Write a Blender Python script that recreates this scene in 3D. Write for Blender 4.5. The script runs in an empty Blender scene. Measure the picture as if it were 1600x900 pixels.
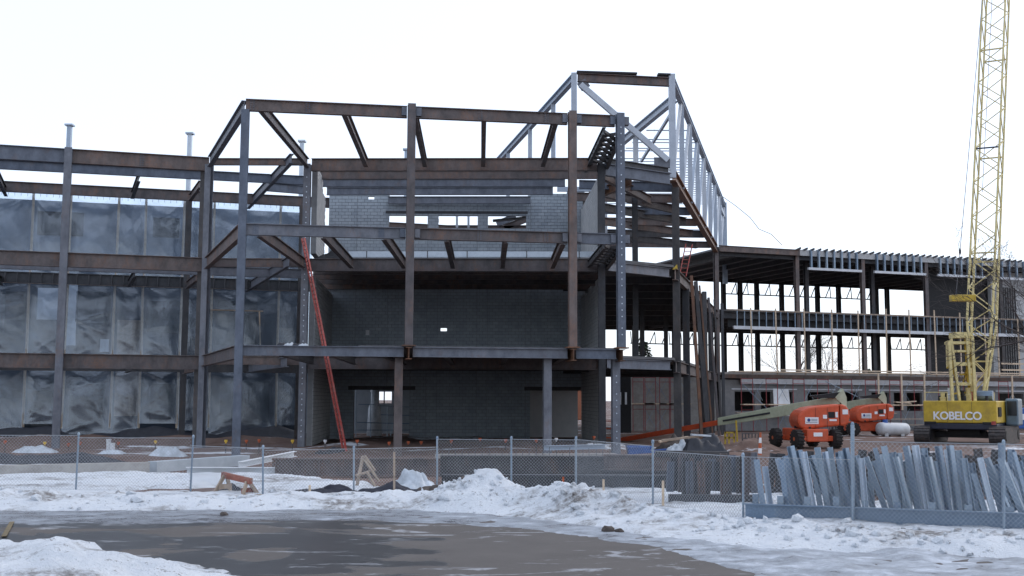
import bpy, bmesh, math, random
from mathutils import Vector, Matrix, noise
random.seed(7)
scene = bpy.context.scene
C = scene.collection
# ---------------------------------------------------------------- camera, sky, sun, exposure
FPX, TH, ROLL, CZ = 1750.0, math.atan(0.1), 0.004, 2.4
cam_d = bpy.data.cameras.new('camera'); cam = bpy.data.objects.new('camera', cam_d); C.objects.link(cam)
cam_d.sensor_width = 36.0; cam_d.lens = 36.0*FPX/1600.0; cam_d.clip_start = 0.2; cam_d.clip_end = 6000
cam.location = (0, 0, CZ)
cam.rotation_euler = (Matrix.Rotation(math.pi/2+TH, 3, 'X') @ Matrix.Rotation(ROLL, 3, 'Z')).to_euler()
scene.camera = cam
scene.render.resolution_x = 1024; scene.render.resolution_y = 576
SUN_ELEV, SUN_ROT = math.radians(40), math.radians(62)
world = bpy.data.worlds.new('World'); scene.world = world; world.use_nodes = True
wn = world.node_tree.nodes; wl = world.node_tree.links; wn.clear()
sky = wn.new('ShaderNodeTexSky'); sky.sky_type = 'NISHITA'; sky.sun_disc = False
sky.sun_elevation = SUN_ELEV; sky.sun_rotation = SUN_ROT
sky.air_density = 1.0; sky.dust_density = 1.6; sky.ozone_density = 1.0; sky.altitude = 0
veil = wn.new('ShaderNodeMixRGB'); veil.inputs[0].default_value = .6; veil.inputs[2].default_value = (7.7, 8.4, 9.9, 1)   # thin overcast in front of the clear sky
wl.new(sky.outputs[0], veil.inputs[1])
bg = wn.new('ShaderNodeBackground'); bg.inputs['Strength'].default_value = 0.13
wo = wn.new('ShaderNodeOutputWorld'); wl.new(veil.outputs[0], bg.inputs[0]); wl.new(bg.outputs[0], wo.inputs[0])
sun_d = bpy.data.lights.new('sun', 'SUN'); sun = bpy.data.objects.new('sun', sun_d); C.objects.link(sun)
sun_d.energy = 0.5; sun_d.angle = math.radians(60); sun_d.color = (1.0, 0.93, 0.84)
sdir = Vector((math.sin(SUN_ROT)*math.cos(SUN_ELEV), math.cos(SUN_ROT)*math.cos(SUN_ELEV), math.sin(SUN_ELEV)))
sun.rotation_euler = sdir.to_track_quat('Z', 'Y').to_euler()
sun.location = (0, 0, 60)
scene.view_settings.view_transform = 'Standard'; scene.view_settings.look = 'None'
scene.view_settings.gamma = 1.0; scene.view_settings.use_curve_mapping = False
scene.view_settings.exposure = 0.47
try:
    scene.cycles.max_bounces = 8; scene.cycles.transparent_max_bounces = 24
except Exception: pass
# ---------------------------------------------------------------- survey: a pixel of the photo onto a known plane of the site
_c, _s = math.cos(TH), math.sin(TH)
def ray(px, py):
    u = (px-800)/FPX; v = (450-py)/FPX
    a = u*math.cos(ROLL)-v*math.sin(ROLL); b = u*math.sin(ROLL)+v*math.cos(ROLL)
    return Vector((a, _c-b*_s, _s+b*_c))
O = Vector((0, 0, CZ))
def AZ(px, py, z=0.0):
    d = ray(px, py); p = O+d*((z-CZ)/d.z); return p
def AY(px, py, Y):
    d = ray(px, py); return O+d*(Y/d.y)
def VP(px, py, A, B, off=0.0):
    A = Vector((A[0], A[1], 0)); B = Vector((B[0], B[1], 0)); t = (B-A).normalized(); n = Vector((-t.y, t.x, 0))
    A = A+n*off; d = ray(px, py); k = (A-O).dot(n)/d.dot(n); return O+d*k
def V(*a): return Vector(a)
def at_z(p, z): return Vector((p[0], p[1], z))
L1, L2, L3 = 4.6, 9.65, 14.92
# ---------------------------------------------------------------- mesh helpers
class MB:
    def __init__(s): s.v = []; s.f = []
    def add(s, vs, fs):
        n = len(s.v); s.v += [tuple(p) for p in vs]; s.f += [tuple(i+n for i in f) for f in fs]; return s
    def box(s, x0, x1, y0, y1, z0, z1):
        return s.add([(x0,y0,z0),(x1,y0,z0),(x1,y1,z0),(x0,y1,z0),(x0,y0,z1),(x1,y0,z1),(x1,y1,z1),(x0,y1,z1)],
                     [(3,2,1,0),(4,5,6,7),(0,1,5,4),(1,2,6,5),(2,3,7,6),(3,0,4,7)])
    def loft(s, rings, cap=True):
        n = len(rings[0]); vs = [p for r in rings for p in r]; fs = []
        for i in range(len(rings)-1):
            for j in range(n):
                k = (j+1) % n; fs.append((i*n+j, i*n+k, (i+1)*n+k, (i+1)*n+j))
        if cap: fs.append(tuple(range(n-1, -1, -1))); fs.append(tuple((len(rings)-1)*n+j for j in range(n)))
        return s.add(vs, fs)
    def frame(s, p, q, up):
        p = Vector(p); q = Vector(q); t = (q-p).normalized(); up = Vector(up)
        if abs(t.dot(up.normalized())) > .98: up = Vector((0, 1, 0)) if abs(t.y) < .9 else Vector((1, 0, 0))
        w = t.cross(up).normalized(); u = w.cross(t).normalized(); return p, q, w, u
    def bar(s, p, q, w, h, up=(0,0,1)):
        p, q, sx, u = s.frame(p, q, up)
        pr = [(-w/2,-h/2),(w/2,-h/2),(w/2,h/2),(-w/2,h/2)]
        return s.loft([[c+sx*a+u*b for a, b in pr] for c in (p, q)])
    def ibar(s, p, q, d=.45, w=.2, tf=.03, tw=.022, up=(0,0,1), top=False):
        p, q, sx, u = s.frame(p, q, up)
        if top: p = p-u*d/2; q = q-u*d/2
        a, b = w/2, d/2; t2 = tw/2
        pr = [(-a,-b),(a,-b),(a,-b+tf),(t2,-b+tf),(t2,b-tf),(a,b-tf),(a,b),(-a,b),(-a,b-tf),(-t2,b-tf),(-t2,-b+tf),(-a,-b+tf)]
        return s.loft([[c+sx*x+u*y for x, y in pr] for c in (p, q)])
    def cbar(s, p, q, d=.2, w=.08, t=.012, up=(0,0,1)):
        p, q, sx, u = s.frame(p, q, up); b = d/2
        pr = [(0,-b),(w,-b),(w,-b+t),(t,-b+t),(t,b-t),(w,b-t),(w,b),(0,b)]
        return s.loft([[c+sx*x+u*y for x, y in pr] for c in (p, q)])
    def tube(s, p, q, r0, r1=None, n=8, cap=True):
        r1 = r0 if r1 is None else r1
        p, q, sx, u = s.frame(p, q, (0,0,1))
        return s.loft([[c+sx*(r*math.cos(2*math.pi*i/n))+u*(r*math.sin(2*math.pi*i/n)) for i in range(n)] for c, r in ((p, r0), (q, r1))], cap)
    def lathe(s, p, q, prof, n=20):
        p, q, sx, u = s.frame(p, q, (0,0,1)); t = q-p
        return s.loft([[p+t*k+sx*(r*math.cos(2*math.pi*i/n))+u*(r*math.sin(2*math.pi*i/n)) for i in range(n)] for k, r in prof])
    def path(s, pts, r, n=6):
        for a, b in zip(pts, pts[1:]): s.tube(a, b, r, r, n)
        return s
    def prism(s, poly, n):                      # poly: list of Vectors, n: thickness vector
        n = Vector(n); return s.loft([[Vector(p) for p in poly], [Vector(p)+n for p in poly]])
    def build(s, name, mat, parent=None, smooth=False, label=None, bevel=0):
        me = bpy.data.meshes.new(name)
        off = wloc(parent) if parent else Vector((0,0,0))
        me.from_pydata([(a-off.x, b-off.y, c-off.z) for a, b, c in s.v], [], s.f)
        bm = bmesh.new(); bm.from_mesh(me); bmesh.ops.recalc_face_normals(bm, faces=bm.faces)
        bm.to_mesh(me); bm.free()
        o = bpy.data.objects.new(name, me); C.objects.link(o)
        if parent: o.parent = parent
        me.materials.append(M[mat] if isinstance(mat, str) else mat)
        if smooth:
            for p in me.polygons: p.use_smooth = True
        if label: o['label'] = label
        if bevel:
            m = o.modifiers.new('bevel', 'BEVEL'); m.width = bevel; m.segments = 2; m.limit_method = 'ANGLE'
        return o
def wloc(o):
    v = Vector((0,0,0))
    while o: v = v+o.location; o = o.parent
    return v
def tag(o, label=None, cat=None, group=None, kind=None):
    if label: o['label'] = label
    if cat: o['category'] = cat
    if group: o['group'] = group
    if kind: o['kind'] = kind
    return o
def thing(name, label, cat, loc=(0,0,0), group=None):
    o = bpy.data.objects.new(name, None); C.objects.link(o); o.location = loc; o.empty_display_size = .3
    return tag(o, label, cat, group)
def copy_tree(o, delta, label=None, parent=None):
    c = o.copy(); C.objects.link(c); c.parent = parent
    if parent is None: c.location = o.location+Vector(delta)
    if label: c['label'] = label
    for ch in o.children: copy_tree(ch, (0,0,0), None, c)
    return c
# ---------------------------------------------------------------- materials
M = {}
class NT:
    def __init__(s, name):
        m = bpy.data.materials.new(name); m.use_nodes = True; s.m = m; s.t = m.node_tree; s.n = s.t.nodes; s.l = s.t.links
        s.b = s.n['Principled BSDF']; s.out = s.n['Material Output']; M[name] = m
        s.geo = s.n.new('ShaderNodeNewGeometry'); s.pos = s.geo.outputs['Position']
    def mapped(s, sc=(1,1,1), rot=(0,0,0)):
        mp = s.n.new('ShaderNodeMapping'); mp.inputs['Scale'].default_value = sc; mp.inputs['Rotation'].default_value = rot
        s.l.new(s.pos, mp.inputs[0]); return mp.outputs[0]
    def noise(s, scale, detail=4, rough=.6, vec=None, dist=0):
        n = s.n.new('ShaderNodeTexNoise'); n.inputs['Scale'].default_value = scale; n.inputs['Detail'].default_value = detail
        n.inputs['Roughness'].default_value = rough; n.inputs['Distortion'].default_value = dist
        s.l.new(vec or s.pos, n.inputs['Vector']); return n.outputs['Fac']
    def ramp(s, fac, stops):
        r = s.n.new('ShaderNodeValToRGB'); e = r.color_ramp.elements
        while len(e) < len(stops): e.new(.5)
        for k, (p, c) in zip(e, stops):
            k.position = p; k.color = (*c, 1) if len(c) == 3 else c
        s.l.new(fac, r.inputs[0]); return r.outputs[0]
    def val(s, fac, a, b, lo=0., hi=1.):
        r = s.n.new('ShaderNodeMapRange'); r.inputs['From Min'].default_value = a; r.inputs['From Max'].default_value = b
        r.inputs['To Min'].default_value = lo; r.inputs['To Max'].default_value = hi; s.l.new(fac, r.inputs[0]); return r.outputs[0]
    def mix(s, fac, a, b, blend='MIX'):
        m = s.n.new('ShaderNodeMixRGB'); m.blend_type = blend
        for i, x in enumerate((fac, a, b)):
            if isinstance(x, (int, float)): m.inputs[i].default_value = x
            elif isinstance(x, tuple): m.inputs[i].default_value = (*x, 1)
            else: s.l.new(x, m.inputs[i])
        return m.outputs[0]
    def math(s, op, a, b=None):
        m = s.n.new('ShaderNodeMath'); m.operation = op
        for i, x in enumerate((a, b)):
            if x is None: continue
            if isinstance(x, (int, float)): m.inputs[i].default_value = x
            else: s.l.new(x, m.inputs[i])
        return m.outputs[0]
    def sep(s):
        x = s.n.new('ShaderNodeSeparateXYZ'); s.l.new(s.pos, x.inputs[0]); return x.outputs
    def set(s, col=None, rough=None, metal=None, spec=None):
        for k, x in (('Base Color', col), ('Roughness', rough), ('Metallic', metal), ('Specular IOR Level', spec)):
            if x is None: continue
            if isinstance(x, (int, float)): s.b.inputs[k].default_value = x
            elif isinstance(x, tuple): s.b.inputs[k].default_value = (*x, 1)
            else: s.l.new(x, s.b.inputs[k])
        return s
    def bump(s, fac, strength=.3, dist=.02):
        b = s.n.new('ShaderNodeBump'); b.inputs['Strength'].default_value = strength; b.inputs['Distance'].default_value = dist
        s.l.new(fac, b.inputs['Height']); s.l.new(b.outputs[0], s.b.inputs['Normal']); return s
    def rnd(s):
        return s.n.new('ShaderNodeObjectInfo').outputs['Random']
def steel(name, dark, mid, rust, amount=.5, rough=.55, scale=.9):
    n = NT(name); base = n.ramp(n.noise(2.4, 6, .72, n.mapped((.9,.9,.55))), [(.32, dark), (.68, mid)])
    r = n.val(n.noise(scale*1.3, 7, .72, n.mapped((1.2,1.2,.5))), .62-amount*.25, .72-amount*.1)
    fine = n.val(n.noise(14, 4, .7), .35, .7)
    col = n.mix(n.math('MULTIPLY', r, fine), base, rust)
    col = n.mix(n.val(n.rnd(), 0, 1, 0, .85), col, n.mix(1, col, (.58,.70,.84), 'MULTIPLY'))
    n.set(col, n.val(fine, 0, 1, rough-.1, rough+.2), 0, .45); n.bump(n.noise(25, 3), .12, .01)
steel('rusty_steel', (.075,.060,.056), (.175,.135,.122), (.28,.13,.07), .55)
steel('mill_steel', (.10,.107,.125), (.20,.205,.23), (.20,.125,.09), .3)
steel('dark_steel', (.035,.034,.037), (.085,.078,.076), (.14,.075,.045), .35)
steel('orange_rust', (.09,.045,.03), (.2,.09,.045), (.34,.14,.05), .7)
steel('silver_paint', (.42,.44,.47), (.55,.57,.6), (.45,.43,.40), .1, .5)
def galv(name, a, b, rough=.42, metal=.55):
    n = NT(name); v = n.n.new('ShaderNodeTexVoronoi'); v.inputs['Scale'].default_value = 60; n.l.new(n.pos, v.inputs['Vector'])
    f = n.mix(.5, n.noise(4, 4), v.outputs['Color']); c = n.ramp(f, [(.25, a), (.75, b)])
    c = n.mix(n.val(n.rnd(), 0, 1, 0, .9), c, n.mix(1, c, (.5,.57,.66), 'MULTIPLY'))
    n.set(c, n.val(n.noise(9), .3, .7, rough-.08, rough+.12), metal)
galv('galvanized', (.24,.30,.36), (.34,.41,.48)); galv('galv_bright', (.5,.56,.62), (.66,.71,.76), .45, .3)
def plain(name, col, rough=.6, var=.25, scale=4, metal=0, spec=.4, bump=0, dirt=None):
    n = NT(name); lo = tuple(x*(1-var) for x in col); hi = tuple(min(1, x*(1+var)) for x in col)
    c = n.ramp(n.noise(scale, 5, .65), [(.3, lo), (.7, hi)])
    if dirt: c = n.mix(n.val(n.noise(scale*.6, 6, .75), .5, .75, 0, .8), c, dirt)
    n.set(c, n.val(n.noise(scale*3), .3, .7, max(.05, rough-.1), min(1, rough+.1)), metal, spec)
    if bump: n.bump(n.noise(scale*5, 4), bump, .02)
def block_mat(name, a, b, mort=False):
    n = NT(name); c = n.ramp(n.noise(2.2, 5, .7), [(.3, a), (.7, b)])
    c = n.mix(n.val(n.noise(.25, 4, .6), .35, .7, 0, .45), c, n.mix(1, c, (.62,.66,.7), 'MULTIPLY'))
    if not mort:
        at = n.n.new('ShaderNodeAttribute'); at.attribute_name = 'tone'; r = n.math('ADD', n.math('MULTIPLY', n.rnd(), .5), at.outputs['Fac']); c = n.mix(n.val(r, 0, 1.3, 0, .75), c, n.mix(1, c, (.75,.77,.8), 'MULTIPLY'))
    n.set(c, .92, 0, .2); n.bump(n.noise(40, 4, .7), .35, .01)
block_mat('block', (.355,.395,.43), (.46,.50,.535)); block_mat('mortar', (.20,.205,.21), (.28,.28,.28), True)
block_mat('block_pale', (.48,.485,.485), (.57,.565,.555)); block_mat('concrete', (.28,.26,.24), (.42,.40,.37), True)
plain('lumber', (.56,.44,.32), .75, .25, 6); plain('lumber_old', (.34,.27,.21), .8, .3, 5, dirt=(.2,.16,.13))
plain('red_paint', (.33,.055,.045), .6, .3, 8, dirt=(.34,.20,.17)); plain('scaffold_red', (.27,.05,.055), .55, .3, 6)
plain('lift_orange', (.56,.085,.03), .45, .18, 3, dirt=(.36,.10,.055)); plain('lift_cream', (.40,.43,.31), .5, .15, 3, dirt=(.3,.3,.22))
plain('tyre', (.022,.02,.02), .9, .3, 10, dirt=(.075,.055,.045)); plain('black', (.012,.012,.014), .6, .3, 6); plain('rim', (.4,.4,.39), .6, .2, 8)
plain('rim_orange', (.5,.11,.04), .6, .2, 8); plain('white_print', (.75,.75,.76), .5, .06, 5); plain('blue_print', (.03,.06,.22), .5, .1, 5); plain('grey_print', (.4,.42,.46), .5, .1, 5)
plain('crane_yellow', (.48,.33,.035), .5, .22, 2.0, dirt=(.30,.20,.05)); plain('boom_yellow', (.60,.50,.23), .55, .25, 4, dirt=(.40,.33,.19))
plain('crane_navy', (.015,.018,.035), .4, .3, 4); plain('track', (.06,.055,.055), .7, .4, 6, .3, dirt=(.14,.10,.085))
plain('crane_blue', (.12,.17,.21), .4, .2, 4); plain('glass_dark', (.02,.025,.03), .1, .2, 3)
plain('tank_white', (.50,.52,.54), .4, .12, 2, dirt=(.4,.38,.36)); plain('tarp_black', (.022,.024,.032), .45, .3, 3); plain('tarp_blue', (.03,.10,.34), .5, .2, 3)
plain('tarp_white', (.46,.50,.54), .35, .25, 3); plain('fabric_navy', (.016,.018,.03), .7, .3, 3); plain('cap_orange', (.42,.10,.04), .6, .15, 9); plain('cap_yellow', (.65,.42,.06), .6, .15, 9)
plain('wire', (.36,.38,.40), .5, .15, 8, .4); plain('bark', (.07,.06,.058), .9, .35, 6, bump=.4); plain('needles', (.022,.04,.018), .8, .4, 3)
plain('board_white', (.66,.68,.7), .6, .1, 2, dirt=(.5,.48,.45)); plain('brick_red', (.30,.12,.07), .9, .2, 2); plain('cable', (.10,.10,.11), .5, .2, 5)
plain('rock', (.075,.062,.055), .9, .35, 5, bump=.5); plain('deck_metal', (.10,.10,.105), .55, .25, 2, .2); plain('yellow_paint', (.15,.115,.06), .85, .3, 5, dirt=(.10,.09,.075))
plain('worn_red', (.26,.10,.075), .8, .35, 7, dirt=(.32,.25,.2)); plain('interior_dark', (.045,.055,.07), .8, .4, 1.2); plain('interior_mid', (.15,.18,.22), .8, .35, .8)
block_mat('block_wing', (.21,.21,.215), (.29,.285,.28))
plain('white_frame', (.58,.6,.63), .5, .12, 3); plain('hose', (.03,.03,.035), .6, .2, 5)
def plastic():
    n = NT('plastic_sheet'); w = n.noise(.9, 5, .6, n.mapped((.5,.5,.35), (.2,.5,.3)), .6)
    col = n.ramp(w, [(.3, (.18,.26,.36)), (.7, (.46,.56,.68))])
    n.set(col, n.val(n.noise(5), .3, .7, .10, .26), 0, .8)
    n.bump(n.math('ADD', n.noise(1.6, 5, .6, n.mapped((2.4,2.4,.22), (0,.7,0)), .8), n.math('MULTIPLY', n.noise(7, 4, .7, n.mapped((2.2,2.2,.3), (0,-.8,0)), .5), .3)), .13, .10)
    tr = n.n.new('ShaderNodeBsdfTransparent'); tr.inputs[0].default_value = (.70,.79,.89,1)
    lw = n.n.new('ShaderNodeFresnel'); lw.inputs['IOR'].default_value = 1.5
    gl = n.n.new('ShaderNodeBsdfGlossy'); gl.inputs['Roughness'].default_value = .2; gl.inputs['Color'].default_value = (.9,.95,1,1); n.l.new(n.b.inputs['Normal'].links[0].from_socket, gl.inputs['Normal'])
    mx = n.n.new('ShaderNodeMixShader'); n.l.new(n.val(w, .34, .70, .04, .32), mx.inputs[0])
    n.l.new(tr.outputs[0], mx.inputs[1]); n.l.new(n.b.outputs[0], mx.inputs[2])
    m2 = n.n.new('ShaderNodeMixShader'); m2.inputs[0].default_value = .12
    n.l.new(mx.outputs[0], m2.inputs[1]); n.l.new(gl.outputs[0], m2.inputs[2]); n.l.new(m2.outputs[0], n.out.inputs[0])
plastic()
def snow_mat():
    n = NT('snow'); big = n.noise(.9, 6, .7); fine = n.noise(6, 5, .7)
    dirt = n.math('MAXIMUM', n.val(n.noise(.5, 8, .75, n.mapped((.7,1.5,1))), .505, .62, 0, .9), n.val(n.noise(6, 3, .8), .60, .68, 0, .7))
    col = n.mix(n.math('MULTIPLY', dirt, n.val(fine, .35, .55)), n.ramp(big, [(.3, (.67,.71,.76)), (.7, (.82,.85,.88))]), (.16,.14,.125))
    n.set(col, .75, 0, .25); n.bump(n.math('ADD', fine, n.noise(22, 4, .7)), .9, .09)
    n.b.inputs['Subsurface Weight'].default_value = 0.0
snow_mat()
def slush_mat():
    n = NT('slush'); X, Y, Z = n.sep(); f = n.math('ADD', n.math('ADD', n.math('MULTIPLY', n.noise(1.3, 8, .74, n.mapped((.8,1.35,1), (0,0,.3)), .3), .75), n.math('MULTIPLY', n.noise(4.5, 6, .75), .25)), n.val(X, -4, 3, -.06, .035))
    col = n.ramp(f, [(.34, (.055,.055,.06)), (.43, (.15,.16,.18)), (.53, (.30,.33,.37)), (.66, (.58,.62,.68))])
    n.set(col, n.val(f, .35, .62, .14, .7), 0, .5); n.bump(n.noise(5, 7, .75), .9, .08)
slush_mat()
def asphalt_mat():
    n = NT('asphalt'); X, Y, Z = n.sep()
    dn = n.math('SUBTRACT', n.noise(.5, 7, .62, n.mapped((.8,1.3,1)), 1.0), .5)
    def ell(cx, cy, rx, ry, k=3.2):
        a = n.math('DIVIDE', n.math('SUBTRACT', X, cx), rx); b = n.math('DIVIDE', n.math('SUBTRACT', Y, cy), ry)
        d = n.math('SQRT', n.math('ADD', n.math('MULTIPLY', a, a), n.math('MULTIPLY', b, b)))
        return n.math('SUBTRACT', 1.0, n.math('ADD', d, n.math('MULTIPLY', dn, k)))
    wet = ell(-3.6, 18.3, 2.0, 4.2); wet = n.math('MAXIMUM', wet, ell(-8.5, 21.6, 5.5, .75, 2.4)); wet = n.math('MAXIMUM', wet, ell(-7, 19.2, 3.2, 1.3))
    dry = n.math('MAXIMUM', ell(-3.9, 17.6, .45, .8, 2.6), ell(-5.4, 20.8, 1.3, .9, 3))
    w = n.math('SUBTRACT', n.val(wet, -.05, .05), n.val(dry, -.08, .08)); w = n.val(w, 0, 1)
    ice = n.math('MULTIPLY', n.val(n.noise(.8, 7, .7, n.mapped((.5,1.6,1), (0,0,.5)), 1.2), .57, .61), n.val(n.noise(3, 4), .38, .5))
    g = n.noise(60, 3, .7)
    dryc = n.mix(n.val(n.noise(.7, 5, .65), .3, .7), (.076,.066,.059), (.108,.095,.086)); dryc = n.mix(n.val(g, .3, .7, 0, .35), dryc, (.05,.046,.044))
    wetc = n.mix(n.val(n.noise(1.1, 4), .3, .7), (.018,.017,.017), (.032,.029,.028))
    col = n.mix(w, dryc, wetc); col = n.mix(n.math('MULTIPLY', ice, .7), col, (.34,.35,.37))
    n.set(col, n.val(w, 0, 1, .8, .3), 0, .4); n.bump(n.math('MULTIPLY', g, n.val(w, 0, 1, 1, .15)), .4, .012)
asphalt_mat()
def ground_mat():
    n = NT('dirt'); f = n.noise(.8, 7, .7); col = n.ramp(f, [(.3, (.10,.065,.052)), (.5, (.15,.098,.08)), (.7, (.21,.15,.125))])
    sn = n.math('MULTIPLY', n.val(n.noise(.16, 6, .68, n.mapped((.55,1.5,1))), .575, .61), n.val(n.noise(2.5, 5), .36, .5))
    n.set(n.mix(sn, col, (.68,.71,.75)), .9, 0, .25); n.bump(n.noise(4, 6, .7), .7, .12)
ground_mat()
# ================================================================ ground, lot, snow
def nz(x, y, s, seed=0.0): return noise.noise(Vector((x*s+seed, y*s-seed*.7, seed)))
def fz(x, y, s, o=4, seed=0.0): return noise.fractal(Vector((x*s+seed, y*s, seed*.3)), 1.0, 2.0, o)
def lerp_pts(pts, x):
    if x <= pts[0][0]: return pts[0][1]
    for (a, b), (c, d) in zip(pts, pts[1:]):
        if x <= c: return b+(d-b)*(x-a)/(c-a)
    return pts[-1][1]
def sst(a, b, x):
    t = max(0, min(1, (x-a)/(b-a))); return t*t*(3-2*t)
def grid(name, xs, ys, hf, mat, smooth=True):
    vs = [(x, y, hf(x, y)) for y in ys for x in xs]; nx = len(xs)
    fs = [(j*nx+i, j*nx+i+1, (j+1)*nx+i+1, (j+1)*nx+i) for j in range(len(ys)-1) for i in range(nx-1)]
    me = bpy.data.meshes.new(name); me.from_pydata(vs, [], fs); me.materials.append(M[mat])
    for p in me.polygons: p.use_smooth = smooth
    o = bpy.data.objects.new(name, me); C.objects.link(o); return o
def rng(a, b, st): return [a+(b-a)*i/max(1, round((b-a)/st)) for i in range(max(1, round((b-a)/st))+1)]
def ground_h(x, y):
    h = 0.0
    if y > 26: h += .05*fz(x, y, .5, 4, 3)*sst(26, 30, y)
    h += .42*math.exp(-((y-42.5-.05*x)/1.6)**2)*sst(1, 4, x)*(1-sst(9, 14, x))*(1+.5*nz(x, y, .7, 5))     # spoil heap behind the girders
    h += .35*sst(44, 52, y)*(1-sst(66, 72, y))*sst(-11, -8, x)*(1-sst(3, 6, x))*(.5+.7*fz(x, y, .35, 3, 8))  # fill under the frame
    h += .5*math.exp(-((y-63.5)/1.5)**2)*(1-sst(-14, -9, x))*(.6+.8*nz(x, y, .4, 2))                        # bank at the sheeting
    return h-.03
xs = [-2500, -900, -300, -120] + rng(-60, 66, .7) + [130, 300, 900, 2500]
ys = [-300, -40, 0] + rng(8, 26, 3) + rng(27, 76, .6) + rng(78, 140, 4) + [200, 400, 1000, 4000]
tag(grid('ground', xs, ys, ground_h, 'dirt'), kind='structure')
LOT = [(-60, 24.6), (-12, 24.6), (-6, 24.9), (-2, 25.5), (0, 24.6), (2, 22.4), (3.5, 20), (6, 18.4), (30, 17.5)]
def lot_h(x, y): return .012+.012*nz(x, y, .3, 1)
lot_pts = rng(-40, 26, .6)
mb = MB(); vs = []; 
for x in lot_pts:
    yb = lerp_pts(LOT, x); vs += [(x, -25 + (yb+25)*k/14, .02+.012*nz(x, -25+(yb+25)*k/14, .3, 1)) for k in range(15)]
mb.add(vs, [(i*15+j, (i+1)*15+j, (i+1)*15+j+1, i*15+j+1) for i in range(len(lot_pts)-1) for j in range(14)])
lot = mb.build('parking_lot', 'asphalt', None, True); tag(lot, kind='structure')
for a, b in (((6, 838), (19, 815)),):
    MB().bar(AZ(*a, .04), AZ(*b, .04), .085, .006).build('lane_marking', 'yellow_paint', lot)
# --- snow along the lot: ridge pushed up by the plough, thin field behind
FRONT = [(-60, 23.7), (-10.7, 23.9), (-6.3, 24.1), (-2.8, 24.7), (-1.2, 24.2), (.3, 22.9), (1.6, 21.2), (2.6, 19.6), (3.6, 18.6), (5, 17.9), (9, 17.2), (30, 16.5)]
RIDGE = [(-60, 25.6), (-11.8, 25.5), (-5.8, 25.3), (-3, 25.7), (-1, 25.6), (0, 25.3), (2.0, 23.4), (3.7, 21.3), (4.65, 20.0), (6.8, 18.9), (8.7, 18.2), (30, 17.4)]
RH = [(-60, .25), (-11, .26), (-6, .24), (-3.4, .22), (-2.2, .30), (-1.5, .55), (-.6, .72), (.6, .66), (1.6, .60), (2.6, .42), (3.6, .20), (5, .22), (6.6, .20), (8.5, .20), (30, .25)]
RW_ = [(-60, .9), (-3, .9), (-1, 1.1), (1, 1.2), (3, 1.1), (6, .9), (30, .9)]
def snow_h(x, y):
    fr = lerp_pts(FRONT, x)+.35*fz(x, y, .8, 3, 4); d = y-fr
    r = (y-lerp_pts(RIDGE, x))/lerp_pts(RW_, x)
    lump = .62+.55*fz(x, y, .75, 4, 9)+.22*abs(fz(x, y, 2.2, 3, 1))
    h = lerp_pts(RH, x)*math.exp(-r*r)*max(.15, lump)
    far = lerp_pts([(-60, 37), (-15, 36.5), (-8, 36), (-7, 34.5), (-3, 32.5), (2.4, 31.5), (6, 29), (14, 25.6), (30, 25)], x)+1.2*fz(x, y, .35, 4, 6)
    fld = (.11+.07*fz(x, y, .45, 5, 2))*sst(-.2, .8, d)*(1-sst(far-.6, far+.4, y))
    if y > 28.2 and x < 4: fld -= .16*sst(.12, .45, fz(x, y*1.7, .33, 4, 12))
    k = sst(.04, .25, h); h += k*(.10*max(0, fz(x, y, 1.9, 4, 31))+.05*fz(x, y, 4.2, 4, 33)+.10*max(0, noise.noise(Vector((x*3.1, y*3.1, 5)))-.25))
    h += fld+.035*fz(x, y, 2.6, 4, 7)*sst(-.1, .4, d)
    h -= .10*(1-sst(-.5, .25, d)); h -= .25*sst(far-.2, far+.9, y)
    return h
xs = rng(-30, -12.5, .3)+rng(-12.4, 11, .085)[0:]+rng(11.3, 26, .4); ys = rng(16.2, 24, .08)+rng(24.1, 29, .11)[0:]+rng(29.2, 38.5, .2)
snow = grid('snow_bank', xs, ys, snow_h, 'snow'); tag(snow, 'ploughed white snow ridge and thin snow field along the chain link fence', 'snow', kind='stuff')
def slush_h(x, y):
    fr = lerp_pts(FRONT, x); d = fr-y
    w = lerp_pts([(-60, 2.4), (-6, 2.4), (-2.2, 2.5), (-.8, 2.3), (1, 2.1), (2.3, 1.9), (3, 2.6), (4.2, 5), (8, 8), (30, 10)], x)
    e = w+.5*fz(x, y, .7, 4, 21)-d
    return .022+.05*sst(-.25, .5, e)-.04+.02*fz(x, y, 1.7, 4, 5)*sst(0, .6, e)+.09*sst(2, 4.5, x)*max(0, fz(x, y, 1.1, 5, 15))+.02*sst(2, 4, x)*fz(x, y, 4, 4, 16)
slush = grid('slush', rng(-26, 22, .16), rng(6, 25.2, .14), slush_h, 'slush'); tag(slush, 'grey icy slush strip between the dark asphalt and the snow ridge', 'slush', kind='stuff')
def mound_h(x, y):
    r = math.hypot((x+7.6)/4.3, (y-14.4)/2.75); h = .62*(1-r*r)*(.85+.35*fz(x, y, .6, 4, 3)) if r < 1.4 else -.3
    h = max(h, -.3); return h*(1 if h < 0 else .95)+(.07*fz(x, y, 1.5, 5, 8)+.04*fz(x, y, 4.5, 4, 18))*(1 if h > -.1 else 0)+.02
mound = grid('snow_pile', rng(-14, -2.6, .07), rng(10.5, 18.2, .07), mound_h, 'snow'); tag(mound, 'rounded pile of clean snow on the asphalt nearest the viewer', 'snow pile')
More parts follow.
